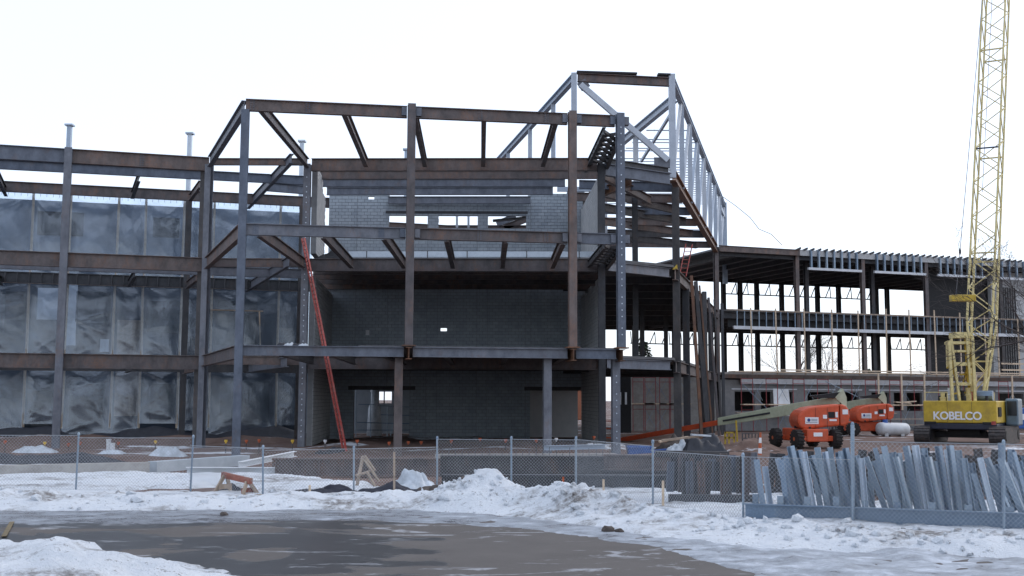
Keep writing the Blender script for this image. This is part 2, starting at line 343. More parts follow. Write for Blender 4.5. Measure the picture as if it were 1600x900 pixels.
def rock(name, p, r, label, group, seed):
    bm = bmesh.new(); bmesh.ops.create_icosphere(bm, subdivisions=2, radius=1)
    for v in bm.verts:
        k = 1+.35*noise.noise(v.co*1.3+Vector((seed, 0, 0))); v.co = Vector((v.co.x*r*1.2*k, v.co.y*r*k, v.co.z*r*.75*k))
    me = bpy.data.meshes.new(name); bm.to_mesh(me); bm.free(); me.materials.append(M['rock']); o = bpy.data.objects.new(name, me); C.objects.link(o); o.location = p
    return tag(o, label, 'rock', group)
for i, (px, py, r, lab) in enumerate(((682, 783, .15, 'brown frozen clod at the left end of the tall snow ridge'), (725, 786, .13, 'small dark clod low on the tall snow ridge'), (350, 801, .07, 'tiny black stone at the edge of the ice'),
        (950, 826, .11, 'dark clod at the foot of the snow ridge centre'), (968, 827, .07, 'smaller dark clod right of the one at the ridge foot'), (1172, 826, .07, 'brown clod on slush before the galvanized rack'))):
    p = AZ(px, py, .08); p.z = max(snow_h(p.x, p.y), .03)+r*.25
    rock('dirt_clod', p, r, lab, 'frozen clods in the snow', i*3.1)
# crumbled chunks thrown up along the ridge
rc = random.Random(11); ck = MB()
bm0 = bmesh.new(); bmesh.ops.create_icosphere(bm0, subdivisions=1, radius=1); icv = [v.co.copy() for v in bm0.verts]; icf = [tuple(v.index for v in f.verts) for f in bm0.faces]; bm0.free()
for i in range(520):
    x = rc.choice((rc.uniform(-12, 10), rc.uniform(-2, 4), rc.uniform(3, 10))); y = lerp_pts(RIDGE, x)+rc.gauss(-.35, .75); z = snow_h(x, y)
    if z < .05: continue
    r = .025+.085*rc.random()**3
    R_ = Matrix.Rotation(rc.uniform(0, 6), 3, 'Z') @ Matrix.Rotation(rc.uniform(0, 6), 3, 'X'); sx = V(rc.uniform(.7,1.5), rc.uniform(.7,1.2), rc.uniform(.5,1))
    ck.add([V(x, y, z+r*.2)+(R_ @ Vector((v.x*sx.x, v.y*sx.y, v.z*sx.z)))*r*(1+.5*noise.noise(v*2+V(i,0,0))) for v in icv], icf)
tag(ck.build('snow_chunks', 'snow', None), 'broken chunks of snow scattered over the ploughed ridge', 'snow', kind='stuff')
# ================================================================ main steel frame
C1, C4, PAIR, LEFT = V(-11.2, 46.0), V(4.7, 48.5), V(-15.8, 57.5), V(-25.5, 54.7)
C1 = V(-11.2, 46.0, 0); C4 = V(4.7, 48.5, 0); PAIR = V(-15.8, 57.5, 0); LEFT = V(-25.5, 54.7, 0)
C5 = V(-10.7, 57.6, 0); B2 = V(4.6, 57.2, 0)
LEFT2 = LEFT+(LEFT-PAIR)*.6
fdir = (C4-C1).normalized(); fn = V(-fdir.y, fdir.x, 0)
frame = thing('unfinished_building', 'rusty brown steel frame of columns and beams in front of the grey block walls', 'steel frame', (-3, 52, 0))
def FX(px, py=200, off=0): p = VP(px, py, C1, C4, off); return V(p.x, p.y, 0)
def BX(px, py=260, off=0): p = VP(px, py, C5, B2, off); return V(p.x, p.y, 0)
def column(name, p, z0, z1, mat, d=.33, w=.33, face=(0,1,0), parent=frame, plate=True, bolts=False):
    o = MB().ibar(at_z(p, z0), at_z(p, z1), d, w, .035, .025, up=face).build(name, mat, parent)
    if plate:
        f = Vector(face).normalized(); s = f.cross(Vector((0,0,1)))
        q = at_z(p, z0+.03); MB().bar(q-s*.28, q+s*.28, .56, .05).build('base_plate', 'orange_rust' if z0 > 1 else mat, o)
    if bolts:
        f = -Vector(face).normalized(); m = MB(); s = Vector((-f.y, f.x, 0)); k = z0+.6
        while k < z1-.5:
            q = at_z(p, k)+f*(d/2); m.tube(q, q+f*.02, .03, n=6); k += .28 if int(k*3) % 4 else .5
        m.build('bolt_row', 'galv_bright', o)['kind'] = 'stuff'
    return o
def beam(p, q, z, d=.46, w=.22, mat='rusty_steel', parent=frame, name='beam', plates=(), z2=None):
    o = MB().ibar(at_z(p, z), at_z(q, z if z2 is None else z2), d, w, .03, .02, top=True).build(name, mat, parent)
    t = (at_z(q, 0)-at_z(p, 0)); L = t.length; t.normalize(); n = V(t.y, -t.x, 0)
    if n.y > 0: n = -n
    for k in plates:
        m = MB(); c = at_z(p, z-d/2)+t*(L*k)
        for sx in (-.06, .06):
            for i in range(5):
                b = c+t*sx+V(0,0,(i-2)*d*.17)+n*.012; m.tube(b, b+n*.05, .022, n=6)
        g = MB().bar(c-t*.12+n*.02, c+t*.12+n*.02, .02, d*.86).build('splice_plate', mat, o); m.build('bolt_row', 'mill_steel', g)['kind'] = 'stuff'
    return o
# front row
column('column', C1, -.1, L3-.46, 'mill_steel', face=fn)
c2, c3 = FX(643, 170), FX(893, 180)
for p, b in ((c2, False), (c3, False), (C4, True)):
    column('column', p-fn*.17, L1+.02, L3+.06, 'mill_steel' if b else 'rusty_steel', .32, .34, face=fn, bolts=b)
for px, m, b in ((622, 'rusty_steel', 0), (855, 'mill_steel', 0), (962, 'mill_steel', 1)):
    column('column', FX(px, 640, .55), -.1, L1-.42, m, .32, .34, face=fn, bolts=bool(b))
for z, d, m in ((L3, .50, 'rusty_steel'), (L2, .48, 'mill_steel'), (L1, .42, 'mill_steel')):
    pl = {L3: (.04, .38), L2: (.08, .45, .85), L1: ()}[z]
    seg = [C1, c2-fdir*.19+fn*.03, c2+fdir*.19+fn*.03, c3-fdir*.19+fn*.03, c3+fdir*.19+fn*.03, C4-fdir*.19+fn*.03]
    beam(seg[0], seg[1], z, d, .24, m, plates=pl); beam(seg[2], seg[3], z, d, .24, 'rusty_steel' if z == L2 else m, plates=(.42, .86) if z > L1 else ()); beam(seg[4], seg[5], z, d, .24, m)
for p in (c2, c3, C4):
    MB().ibar(at_z(p, L1-.02)-fn*.42, at_z(p, L1-.02)+fn*.9, .5, .24, .03, .025, top=True).build('outrigger_beam', 'orange_rust', frame)
    for z in (L2-.24, L3-.25):
        for s_ in (-1, 1):
            a = at_z(p, z)+fdir*s_*.2+fn*.0; MB().bar(a, a+fdir*s_*.22, .30, .36).build('shear_tab', 'mill_steel', frame)
# sides
for z, d in ((L3, .55), (L2, .60), (L1, .55)):
    beam(C1+V(-.1,.2,0), PAIR+V(.1,-.3,0), z, d, .25, 'rusty_steel' if z < L3 else 'mill_steel')
    beam(PAIR+V(.0,.15,0), C5+V(-.15,0,0), z, .36 if z == L3 else .45, .22, 'rusty_steel')
    beam(C5+V(.2,.05,0), B2+V(-.2,.05,0), z, .66, .28, 'rusty_steel')
    beam(LEFT2, LEFT+(PAIR-LEFT)*.305-V(.03,0,0), z, .72, .28, 'mill_steel' if z == L3 else 'rusty_steel'); beam(LEFT+(PAIR-LEFT)*.305+V(.03,0,0), PAIR+V(-.02,.0,0), z, .72, .28, 'rusty_steel', plates=(.52,) if z == L3 else ())
column('column', PAIR+V(-.32,.35,0), -.1, L3-.5, 'dark_steel', face=(0.3,1,0)); column('column', PAIR+V(.05,-.2,0), -.1, L3-.4, 'mill_steel', face=(0.3,1,0))
lc = VP(100, 400, LEFT, PAIR, -.2); column('column', lc, -.1, L3+.02, 'mill_steel', .36, .36, face=(-.28,.96,0))
column('column', C5, -.1, L3-.3, 'mill_steel', .34, .36, bolts=True); column('column', B2, -.1, L3-.3, 'dark_steel', .34, .36)
# joists front to back
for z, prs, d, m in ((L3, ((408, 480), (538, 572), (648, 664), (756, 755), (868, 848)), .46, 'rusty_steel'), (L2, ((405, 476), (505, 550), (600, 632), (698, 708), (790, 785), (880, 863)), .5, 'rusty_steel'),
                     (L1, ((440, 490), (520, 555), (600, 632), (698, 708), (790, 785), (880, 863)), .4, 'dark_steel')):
    for a, b in prs:
        py = {L3: 180, L2: 370, L1: 548}[z]; beam(FX(a, py, .15), BX(b, {L3: 260, L2: 405, L1: 560}[z], -.15), z-.04, d, .22, m, name='joist')
# right side lattice pair C4 -> B2 at two levels
for z, m in ((L3, 'dark_steel'), (L2, 'dark_steel')):
    a0, a1 = AZ(944, 196, L3), AZ(915, 257, L3); b0, b1 = AZ(969, 199, L3), AZ(943, 262, L3)
    lt = thing_part = beam(a0, a1, z-.08, .36, .16, m, name='joist'); beam(b0, b1, z-.08, .42, .18, m, name='joist')
    mb = MB(); n = 9; zz = z-.28
    for i in range(n):
        f0, f1 = i/n, (i+1)/n
        P = lambda A, B, f: at_z(A.lerp(B, f), zz)
        mb.bar(P(a0, a1, f0), P(b0, b1, min(1, f1+.05)), .10, .14); mb.bar(P(b0, b1, f0), P(a0, a1, f1), .10, .14, )
    mb.build('lattice_bridging', m, lt)['kind'] = 'stuff'
# purlins behind the back girder
for k, (dy, x0, x1, mt) in enumerate(((3.0, 488, 941, 'rusty_steel'), (5.4, 500, 883, 'mill_steel'), (8.0, 511, 864, 'mill_steel'), (11.0, 607, 829, 'mill_steel'))):
    A = BX(x0, 285, dy); B = BX(x1, 285, dy)
    beam(A, B, L3, .46 if k else .5, .22, mt, name='purlin')
    A = BX(489, 430, dy); B = BX(938, 430, dy); beam(A, B, L2-.02, .48, .22, 'rusty_steel', name='purlin')
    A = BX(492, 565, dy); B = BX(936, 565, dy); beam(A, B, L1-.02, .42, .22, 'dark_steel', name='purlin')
A = BX(545, 392, 2.2); B = BX(941, 392, 2.2)
ps = MB().bar(at_z(A, L2+.52), at_z(B, L2+.52), .02, .30).build('pour_stop', 'galv_bright', frame)
for px in (573, 668, 730, 823, 905):
    q = BX(px, 392, 2.17); MB().bar(at_z(q, L2+.0), at_z(q, L2+.68), .04, .04).build('stanchion', 'dark_steel', ps)
MB().prism([at_z(BX(500, 560, .3), L1), at_z(BX(938, 560, .3), L1), at_z(BX(934, 560, 11.3), L1), at_z(BX(512, 560, 11.3), L1)], (0,0,.06)).build('metal_deck', 'deck_metal', frame)
MB().prism([at_z(BX(500, 410, .3), L2+.02), at_z(BX(938, 410, .3), L2+.02), at_z(BX(934, 410, 11.3), L2+.02), at_z(BX(512, 410, 11.3), L2+.02)], (0,0,.06)).build('metal_deck', 'deck_metal', frame)
MB().prism([at_z(FX(560, 548, .15), L1), at_z(FX(968, 548, .15), L1), at_z(BX(938, 560, 0), L1), at_z(BX(600, 560, 0), L1)], (0,0,.06)).build('metal_deck', 'deck_metal', frame)
# left wing back lines
Q0, Q1 = V(-29.7, 64.0, 0), V(-18.3, 67.2, 0); qd = (Q1-Q0)/11.4; QE = Q0+qd*20.2; QS = Q0-qd*5
R0, R1 = V(-26.96, 57.95, 0), V(-16.6, 60.7, 0); rd = (R1-R0)/10.36; RE = R0+rd*15.3; RS = R0-rd*4
for z in (L3, L2, L1):
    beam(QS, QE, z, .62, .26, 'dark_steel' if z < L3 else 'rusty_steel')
    if z > L1: beam(RS, RE, z-.05, .5, .24, 'mill_steel')
    o = AZ(456, 237, L3); e = AZ(388, 312, L3); beam(o, e, z-.1, .5, .22, 'mill_steel')
    for (a, b, c, d) in ((217, 272, 207, 300), (-8, 258, 10, 296), (313, 282, 297, 304)):
        beam(AZ(a, b, L3-.3), AZ(c, d, L3-.3), z-.3, .42, .2, 'rusty_steel' if a > 300 else 'dark_steel')
A, B = AZ(413, 285, L3), AZ(484, 291, L3); beam(A, B, L3, .5, .22, 'mill_steel')
for k in (-2.2, 11.0, 13.2): pass
for px in (-60, 291, 470):
    p = VP(px, 450, Q0, Q1); column('column', p, -.1, L3-.6, 'dark_steel', .34, .36, face=(-.28,.96,0))
m = MB()
t = L2-.05
while len(m.v) < 8*40:
    q = QS+qd*(len(m.v)/8*.62)-V(0,.14,0); m.box(q.x-.03, q.x+.03, q.y-.1, q.y, t-.6, t)
m.build('stiffener_row', 'dark_steel', frame)['kind'] = 'stuff'
for px, py in ((109, 197), (297, 210), (472, 222)):
    q = VP(px, py, Q0, Q1); s = MB().bar(at_z(q, L3), at_z(q, q.z), .24, .24).build('stub_post', 'galv_bright', frame)
    MB().bar(at_z(q, q.z), at_z(q, q.z+.1), .46, .46).build('cap_plate', 'galv_bright', s)
q = AY(635, 235, 71); s = MB().bar(at_z(q, L3), at_z(q, q.z), .22, .22).build('stub_post', 'galv_bright', frame); MB().bar(at_z(q, q.z), at_z(q, q.z+.1), .42, .42).build('cap_plate', 'galv_bright', s)
# ================================================================ plastic sheeted wing
pl = thing('plastic_sheeted_wall', 'tall wall wrapped in clear wrinkled plastic sheeting behind the left steel bays', 'sheeted wall', (-20, 69, 0))
S0 = Q0+V(-.7,2.3,0); sd = qd.normalized(); sn = V(sd.y, -sd.x, 0)     # sn points to the viewer
if sn.y > 0: sn = -sn
def SP(t, z, off=0): return V(S0.x, S0.y, 0)+sd*t+sn*off+V(0,0,z)
def tS(px, py=450): return (VP(px, py, S0, S0+sd)-S0).dot(sd)
ZT = 14.75
cuts = [-6] + [tS(p) for p in (46, 106, 180, 224, 284, 332, 436, 486)]
def sheet(t0, t1, z0, z1, seed):
    nx = max(12, int((t1-t0)/.1)); nzn = int((z1-z0)/.1); vs = []; rr = random.Random(seed); crs = []
    for _ in range(int(9+4*(t1-t0))):
        side = rr.random() < .5; cx = t0 if side else t1; cz = rr.choice((z0+.1, z1-.1, rr.uniform(z0, z1), rr.uniform(z0, z1))); an = rr.uniform(.15, 1.25)*(1 if cz < (z0+z1)/2 else -1); an = an if side else math.pi-an
        crs.append((cx, cz, math.cos(an), math.sin(an), rr.uniform(.8, 3.2), rr.uniform(.03, .06), rr.uniform(.012, .036)))
    for j in range(nzn+1):
        for i in range(nx+1):
            t = t0+(t1-t0)*i/nx; z = z0+(z1-z0)*j/nzn; u = i/nx
            edge = min(1, 5*min(u, 1-u))*min(1, 6*min(j/nzn, 1-j/nzn)+.15)
            dz = fz(t*.9+z*.55, z*.9-t*.5, .55, 3, seed); cr = 1-abs(noise.noise(Vector((t*.8+z*.9+seed, z*.25-t*.25, seed))))*2
            fold = 0
            for cx, cz, dx, dzz, ln, wd_, am in crs:
                al = (t-cx)*dx+(z-cz)*dzz
                if 0 < al < ln: pe = abs((t-cx)*-dzz+(z-cz)*dx)/(wd_*(.5+1.2*al/ln)); fold += am*math.exp(-pe*pe)*(1-al/ln)
            off = (.03*dz+.015*max(0, cr)**3+.16*math.sin(math.pi*u)*math.sin(math.pi*j/nzn))*edge+.22*(1-j/nzn)**2+fold*min(1, 8*min(u, 1-u)+.2)
            vs.append(SP(t, z, off))
    return MB().add(vs, [(j*(nx+1)+i, j*(nx+1)+i+1, (j+1)*(nx+1)+i+1, (j+1)*(nx+1)+i) for j in range(nzn) for i in range(nx)])
for i, (a, b) in enumerate(zip(cuts, cuts[1:])):
    for k, (z0, z1) in enumerate(((.5+.4*math.sin(i*1.9), 4.35), (4.36, 9.3), (9.31, ZT))):
        sheet(a+.005, b-.005, z0, z1, i*2.7+k*7.1).build('plastic_sheet', 'plastic_sheet', pl, True)
for i, t in enumerate(cuts[1:-1]):
    for z0, z1 in ((.6, 4.3), (4.4, 9.3), (9.4, ZT)):
        MB().bar(SP(t+random.uniform(-.04,.04), z0, -.03), SP(t+random.uniform(-.04,.04), z1, -.03), .15, .05, up=sn).build('batten', 'lumber', pl)
        MB().bar(SP(t, z0+.1, .235), SP(t, z0+.9, .18), .05, .02, up=sn).build('nailing_strip', 'lumber_old', pl)
for z, a, b in ((7.9, tS(330), tS(412)), (9.25, cuts[0], cuts[-1])):
    MB().bar(SP(a, z, .17), SP(b, z, .17), .05, .07).build('batten', 'lumber_old', pl)
MB().bar(SP(tS(410), 5.0, .17), SP(tS(406), 7.9, .17), .08, .04, up=sn).build('batten', 'lumber', pl)
t = cuts[0]; m = MB()
while t < cuts[-1]:
    z = ZT+random.uniform(.18, .42); m.tube(SP(t, ZT-.2, -.2), SP(t+random.uniform(-.03,.03), z, -.2), .012, n=4); t += .36
m.build('rebar_row', 'cable', pl)['kind'] = 'stuff'
# sagging black skirt and what shows through the film
nx = 90; vs = []
for i in range(nx+1):
    t = cuts[0]+(cuts[-1]-cuts[0])*i/nx; zt = .5+.25*math.sin(t*.9)+.3*nz(t, 0, .8, 3)
    for j, (z, o) in enumerate(((zt, .15), (zt*.75, .38+.1*nz(t, 1, 1.2)), (zt*.35, .55+.2*nz(t, 2, 1.1)), (-.1, .95))): vs.append(SP(t, z, o))
MB().add(vs, [(i*4+j, (i+1)*4+j, (i+1)*4+j+1, i*4+j+1) for i in range(nx) for j in range(3)]).build('ground_skirt', 'tarp_black', pl, True)
for z0, z1, mt in ((0, 4.4, 'interior_dark'), (4.41, 9.4, 'interior_dark'), (9.41, ZT-.2, 'interior_mid')):  # dim interior painted into the wall colour, brighter on the top storey
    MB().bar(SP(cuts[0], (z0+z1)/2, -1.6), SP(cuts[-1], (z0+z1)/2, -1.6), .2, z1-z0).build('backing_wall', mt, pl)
for (px0, px1, py0, py1, mt) in ((10, 40, 455, 520, 'glass_dark'), (60, 90, 450, 500, 'board_white'), (120, 172, 455, 505, 'glass_dark'), (157, 170, 530, 550, 'board_white'), (184, 216, 500, 650, 'lumber_old'), (232, 280, 470, 520, 'glass_dark'), (100, 118, 440, 540, 'board_white'),
                             (340, 400, 470, 540, 'glass_dark'), (20, 80, 610, 670, 'glass_dark'), (110, 160, 600, 670, 'glass_dark'), (235, 275, 600, 660, 'glass_dark'), (345, 420, 595, 660, 'glass_dark'), (60, 130, 330, 370, 'glass_dark'), (240, 280, 340, 372, 'glass_dark')):
    a = VP(px0, py0, S0, S0+sd, 1.6); b = VP(px1, py1, S0, S0+sd, 1.6); MB().bar(at_z(a, (a.z+b.z)/2)+sn*.12, at_z(b, (a.z+b.z)/2)+sn*.12, .06, abs(a.z-b.z)).build('wall_opening' if mt == 'glass_dark' else 'wall_board', mt, pl)
# ================================================================ block walls
core = thing('block_wall_enclosure', 'grey concrete block walls on three sides behind the steel frame, two doorways below', 'block wall', (-3.3, 69, 0))
blk = MB().box(-.189, .189, -.05, .05, -.088, .088)
me_b = bpy.data.meshes.new('block'); me_b.from_pydata(blk.v, [], blk.f); me_b.materials.append(M['block'])
nblocks = [0]
def block_wall(name, A, B, th, solid, singles, mat='block', z_hi=15.4, splits=()):
    """solid(t,z) says whether the wall stands there; blocks proud of recessed mortar"""
    A = V(A[0], A[1], 0); B = V(B[0], B[1], 0); L = (B-A).length; t = (B-A)/L; n = V(t.y, -t.x, 0)
    if n.dot(O-A) < 0: n = -n
    ang = math.atan2(t.y, t.x); rest = MB(); mort = MB(); sing = []
    rows = int(z_hi/.2)
    for r in range(rows):
        z = r*.2+.1; x = -.2 if r % 2 else 0; run = None
        while x < L:
            es = [max(0, x)]+[q for q in sorted(splits) if max(0, x)+.03 < q < min(L, x+.4)-.03]+[min(L, x+.4)]
            for a, b in zip(es, es[1:]):
                if b-a < .02: continue
                ok = solid((a+b)/2, z)
                if ok:
                    if run is None: run = [a, b]
                    else: run[1] = b
                    c = A+t*((a+b)/2)+n*(th/2-.04+random.uniform(0, .006)); w = (b-a)/2-.011
                    if singles and b-a > .39 and nblocks[0] < 296 and singles((a+b)/2, z):
                        nblocks[0] += 1; sing.append((c+V(0,0,z)))
                    else:
                        d = n*.05; e = t*w; u = V(0,0,.088)
                        c = c+V(0,0,z); rest.add([c-e-u+d, c+e-u+d, c+e+u+d, c-e+u+d, c-e-u-d, c+e-u-d, c+e+u-d, c-e+u-d], [(0,1,2,3),(0,4,5,1),(1,5,6,2),(2,6,7,3),(3,7,4,0)])
                if (not ok) and run: mort.bar(A+t*run[0]+V(0,0,z), A+t*run[1]+V(0,0,z), th-.02, .2); run = None
            x += .4
        if run: mort.bar(A+t*run[0]+V(0,0,z), A+t*run[1]+V(0,0,z), th-.02, .2)
    w = mort.build(name, 'mortar', core); o = rest.build('block_courses', mat, w); o['kind'] = 'stuff'
    at = o.data.attributes.new('tone', 'FLOAT', 'FACE'); rt = random.Random(3); tn = [rt.random() for _ in range(len(at.data)//5+1)]
    at.data.foreach_set('value', [tn[i//5] for i in range(len(at.data))])
    off = wloc(w)
    for c in sing:
        ob = bpy.data.objects.new('block', me_b); C.objects.link(ob); ob.parent = w; ob.location = c-off; ob.rotation_euler = (0,0,ang)
    return t, n
YW = 69.0; W0 = V(-11.4, YW, 0); W1 = V(4.5, YW, 0)
def zY(px, py): return AY(px, py, YW).z
def xW(px, py=450): return AY(px, py, YW).x-W0.x
D1 = (xW(553, 640), xW(640, 640)); D2 = (xW(828, 650), xW(914, 650)); SL = (xW(608, 345), xW(822, 345)); zs0, zs1 = zY(700, 355), zY(700, 335)
piers = [(xW(a, 345), xW(b, 345)) for a, b in ((671, 683), (749, 760))]
tops = [(0, zY(514, 300)), (xW(607, 310), zY(700, 319)), (xW(828, 310), zY(860, 302)), (xW(883, 305), zY(895, 298))]
def solid_back(t, z):
    if z < 3.0 and (D1[0] < t < D1[1] or D2[0] < t < D2[1]): return False
    if zs0 < z < zs1 and SL[0] < t < SL[1] and not any(a-.1 < t < b+.1 for a, b in piers): return False
    top = [h for x, h in tops if t >= x][-1]
    if abs(t-xW(697, 516)) < .2 and abs(z-zY(697, 516)) < .1: return False
    if abs(t-xW(576, 308)) < .21 and abs(z-zY(576, 309)) < .1: return False
    return z < top
pick = lambda t, z: zY(700, 398) < z < zY(700, 300)
tdir, nb = block_wall('back_wall', W0, W1, .3, solid_back, lambda t, z: 12.0 < z < 14.6 and t < 9.2, splits=[*D1, *D2, *SL]+[q for a, b in piers for q in (a-.1, b+.1)])
block_wall('side_wall', V(-10.45, 58.3, 0), V(-11.2, YW-.3, 0), .3, lambda t, z: (z < 8.8) or (9.9 < z < 13.9+.0 and t < 4.6) or (z < 14.55 and 9.9 < z and t < 3) , None, 'block_pale')  # paler block than the back wall: its lit face put into the colour
block_wall('side_wall', V(4.72, 58.0, 0), V(4.42, YW-.3, 0), .3, lambda t, z: (z < 8.9-.35*(int(t/2.2) % 2)) or (9.9 < z < 14.3), None, 'block_pale')  # paler block paints in the brighter light on this side
for a, b in (D1, D2):
    MB().bar(W0+V(a-.35,-.165,3.1), W0+V(b+.35,-.165,3.1), .06, .24).build('lintel', 'dark_steel', core)
MB().bar(W0+V(SL[0]-.2,-.165,zs1+.1), W0+V(SL[1]+.1,-.165,zs1+.1), .05, .16).build('lintel', 'dark_steel', core)
MB().box(W0.x+xW(572, 520), W0.x+xW(578, 520), YW-.24, YW-.15, zY(575, 524), zY(575, 516)).build('bright_hole', 'board_white', core)  # white box painted for the brightness of a small hole in the wall
sb = [AY(px, py, 73) for px, py in ((604, 351), (700, 356), (776, 350), (806, 338), (788, 356), (824, 342))]
for a, b, d_, mt in ((sb[0], sb[1], .34, 'rusty_steel'), (sb[1], sb[5]+V(0,0,-.6), .34, 'rusty_steel'), (sb[2], sb[3], .4, 'mill_steel'), (sb[4], sb[5], .4, 'rusty_steel'), (AY(770, 345, 72), AY(824, 340, 72), .16, 'dark_steel')):
    MB().ibar(a, b, d_, .2, .03, .02).build('roof_strut', mt, core)
for px in (714, 732): MB().bar(AY(px, 356, 71), AY(px, 334, 71), .14, .14).build('roof_strut', 'galv_bright', core)
# rooms behind the doorways
rear = thing('rear_partition', 'pale block partition with a window seen through the doorways', 'block wall', (0, 78, 0))
wx0, wx1, wz0, wz1 = AY(588, 630, 80).x, AY(612, 630, 80).x, AY(600, 630, 80).z, AY(600, 612, 80).z
MB().box(-16, wx0, 80, 80.3, 0, L1).build('wall_panel', 'block', rear); MB().box(wx1, -4.0, 80, 80.3, 0, L1).build('wall_panel', 'block', rear)
MB().box(wx0, wx1, 80.002, 80.298, 0, wz0).build('wall_panel', 'block', rear); MB().box(wx0, wx1, 80.002, 80.298, wz1, L1).build('wall_panel', 'block', rear)
MB().box(1.0, 4.35, 74.0, 74.3, 0, L1-.1).build('wall_panel', 'block_pale', rear)
MB().box(-11.5, 4.4, 69.4, 80, L1+.0, L1+.2).build('shade_slab', 'deck_metal', rear)  # unseen slab added to keep the rooms behind the doorways dark
MB().bar(V((wx0+wx1)/2,80.1,wz0), V((wx0+wx1)/2,80.1,wz1), .08, .08).build('window_bar', 'black', rear); MB().bar(V(wx0,80.1,wz0), V(wx0,80.1,wz1), .08, .08).build('window_bar', 'black', rear)
# ================================================================ fan shaped corner: floors, ring beams, edge columns
fan = thing('corner_frame', 'dark fan shaped corner of floor beams and columns under the silver roof truss', 'steel frame', (10, 70, 0))
K0, K1 = V(8.75, 60.3, 0), V(16.6, 90.4, 0); kd = (K1-K0).normalized()
def KE(Y): return K0+kd*((Y-K0.y)/kd.y)
beam(B2+V(.25,.3,0), KE(59.9)+V(-.1,0,0), L3-.25, .62, .3, 'mill_steel', fan)
beam(B2+V(.25,.6,0), KE(60.2)+V(-.2,0,0), L3+.12, .3, .25, 'dark_steel', fan)
MB().ibar(at_z(K0, L3+.05), at_z(KE(90), L3+.05), .62, .36, .05, .03, top=True).build('edge_beam', 'orange_rust', fan)
ringY = (63.2, 67.0, 71.5, 76.0, 81.5, 87.0)
for i, Y in enumerate(ringY):
    e = KE(Y); w = V(4.3-(Y-58)*.10, Y-.6, 0); beam(w, e+V(-.2,0,0), L3-.1, .5, .26, ('mill_steel', 'rusty_steel', 'mill_steel', 'rusty_steel', 'dark_steel', 'rusty_steel')[i], fan, 'ring_beam')
for a, b, mt in (((4.8, 58.6), (8.3, 66.3), 'rusty_steel'), ((4.6, 63.0), (10.3, 69.5), 'rusty_steel'), ((4.3, 67.5), (11.6, 74.0), 'dark_steel'), ((4.0, 72.5), (12.9, 79.5), 'rusty_steel'), ((3.6, 78.0), (14.2, 85.5), 'dark_steel'), ((6.5, 60.2), (4.6, 65.0), 'orange_rust')):
    beam(V(a[0], a[1], 0), V(b[0], b[1], 0), L3-.35, .5, .26, mt, fan, 'diagonal_beam')
# floors
fanpoly = lambda z: [V(4.95, 58.0, z), V(8.75, 60.6, z), at_z(KE(90), z), V(20.5, 92.5, z), V(21, 110, z), V(-6, 110, z), V(4.3, 69.6, z)]
MB().prism(fanpoly(L2-.02), (0,0,.14)).build('floor_deck', 'deck_metal', fan); MB().prism([V(4.95, 58.0, L1-.02), V(8.75, 60.6, L1-.02), at_z(KE(78), L1-.02), V(2.8, 78, L1-.02), V(4.3, 69.6, L1-.02)], (0,0,.14)).build('floor_deck', 'deck_metal', fan)
for z in (L2-.06, L1-.06):
    beam(B2+V(.3,.5,0), KE(60.6)+V(-.25,.2,0), z, .5, .26, 'mill_steel', fan, 'edge_beam'); beam(KE(60.9), KE(90), z, .62, .3, 'rusty_steel', fan, 'edge_beam')
    for Y in (64, 68.5, 73, 78, 83, 88, 94, 100, 106)[:9 if z > L1 else 4]:
        beam(V(4.4-(Y-58)*.12, Y, 0), KE(Y)+V(-.2,0,0), z-.1, .42, .22, 'dark_steel', fan, 'joist')
for Y, z1, mt in ((61.6, L3-.7, 'dark_steel'), (66.5, L2-.6, 'dark_steel'), (76, L2-.6, 'dark_steel'), (84, L2-.6, 'dark_steel')):
    column('column', KE(Y), -.1, z1, mt, .36, .38, face=(.26,1,0), parent=fan)
for px, Y, z0, z1 in ((993, 66, L1, L3-.5), (1003, 82, L1+.1, L2-.2), (1040, 92, L1+.1, L2-.2), (1052, 104, L1+.1, L2-.2), (990, 104, L1+.1, L2-.2)):
    q = AY(px, 480, Y); column('column', q, z0, z1, 'dark_steel', .3, .32, parent=fan, plate=False)
for px, pw in ((986, 1004), (1066, 1074)):
    pass
# black panel paints the dark of the stair opening in the ground floor
MB().box(AY(964, 640, 84).x, AY(986, 640, 84).x, 84, 84.25, 0, 4.4).build('dark_opening', 'black', fan)
for px, mt in ((969, 'board_white'), (978, 'board_white')):
    a = AY(px-1.6, 613, 83.97); b = AY(px+1.6, 632, 83.97); MB().box(a.x, b.x, 83.94, 83.99, b.z, a.z).build('window', mt, fan)
A = V(AY(986, 640, 90).x, 90.2, 0)
MB().box(A.x, 16.4, 90.2, 90.5, 0, 4.5).build('ground_wall', 'concrete', fan)
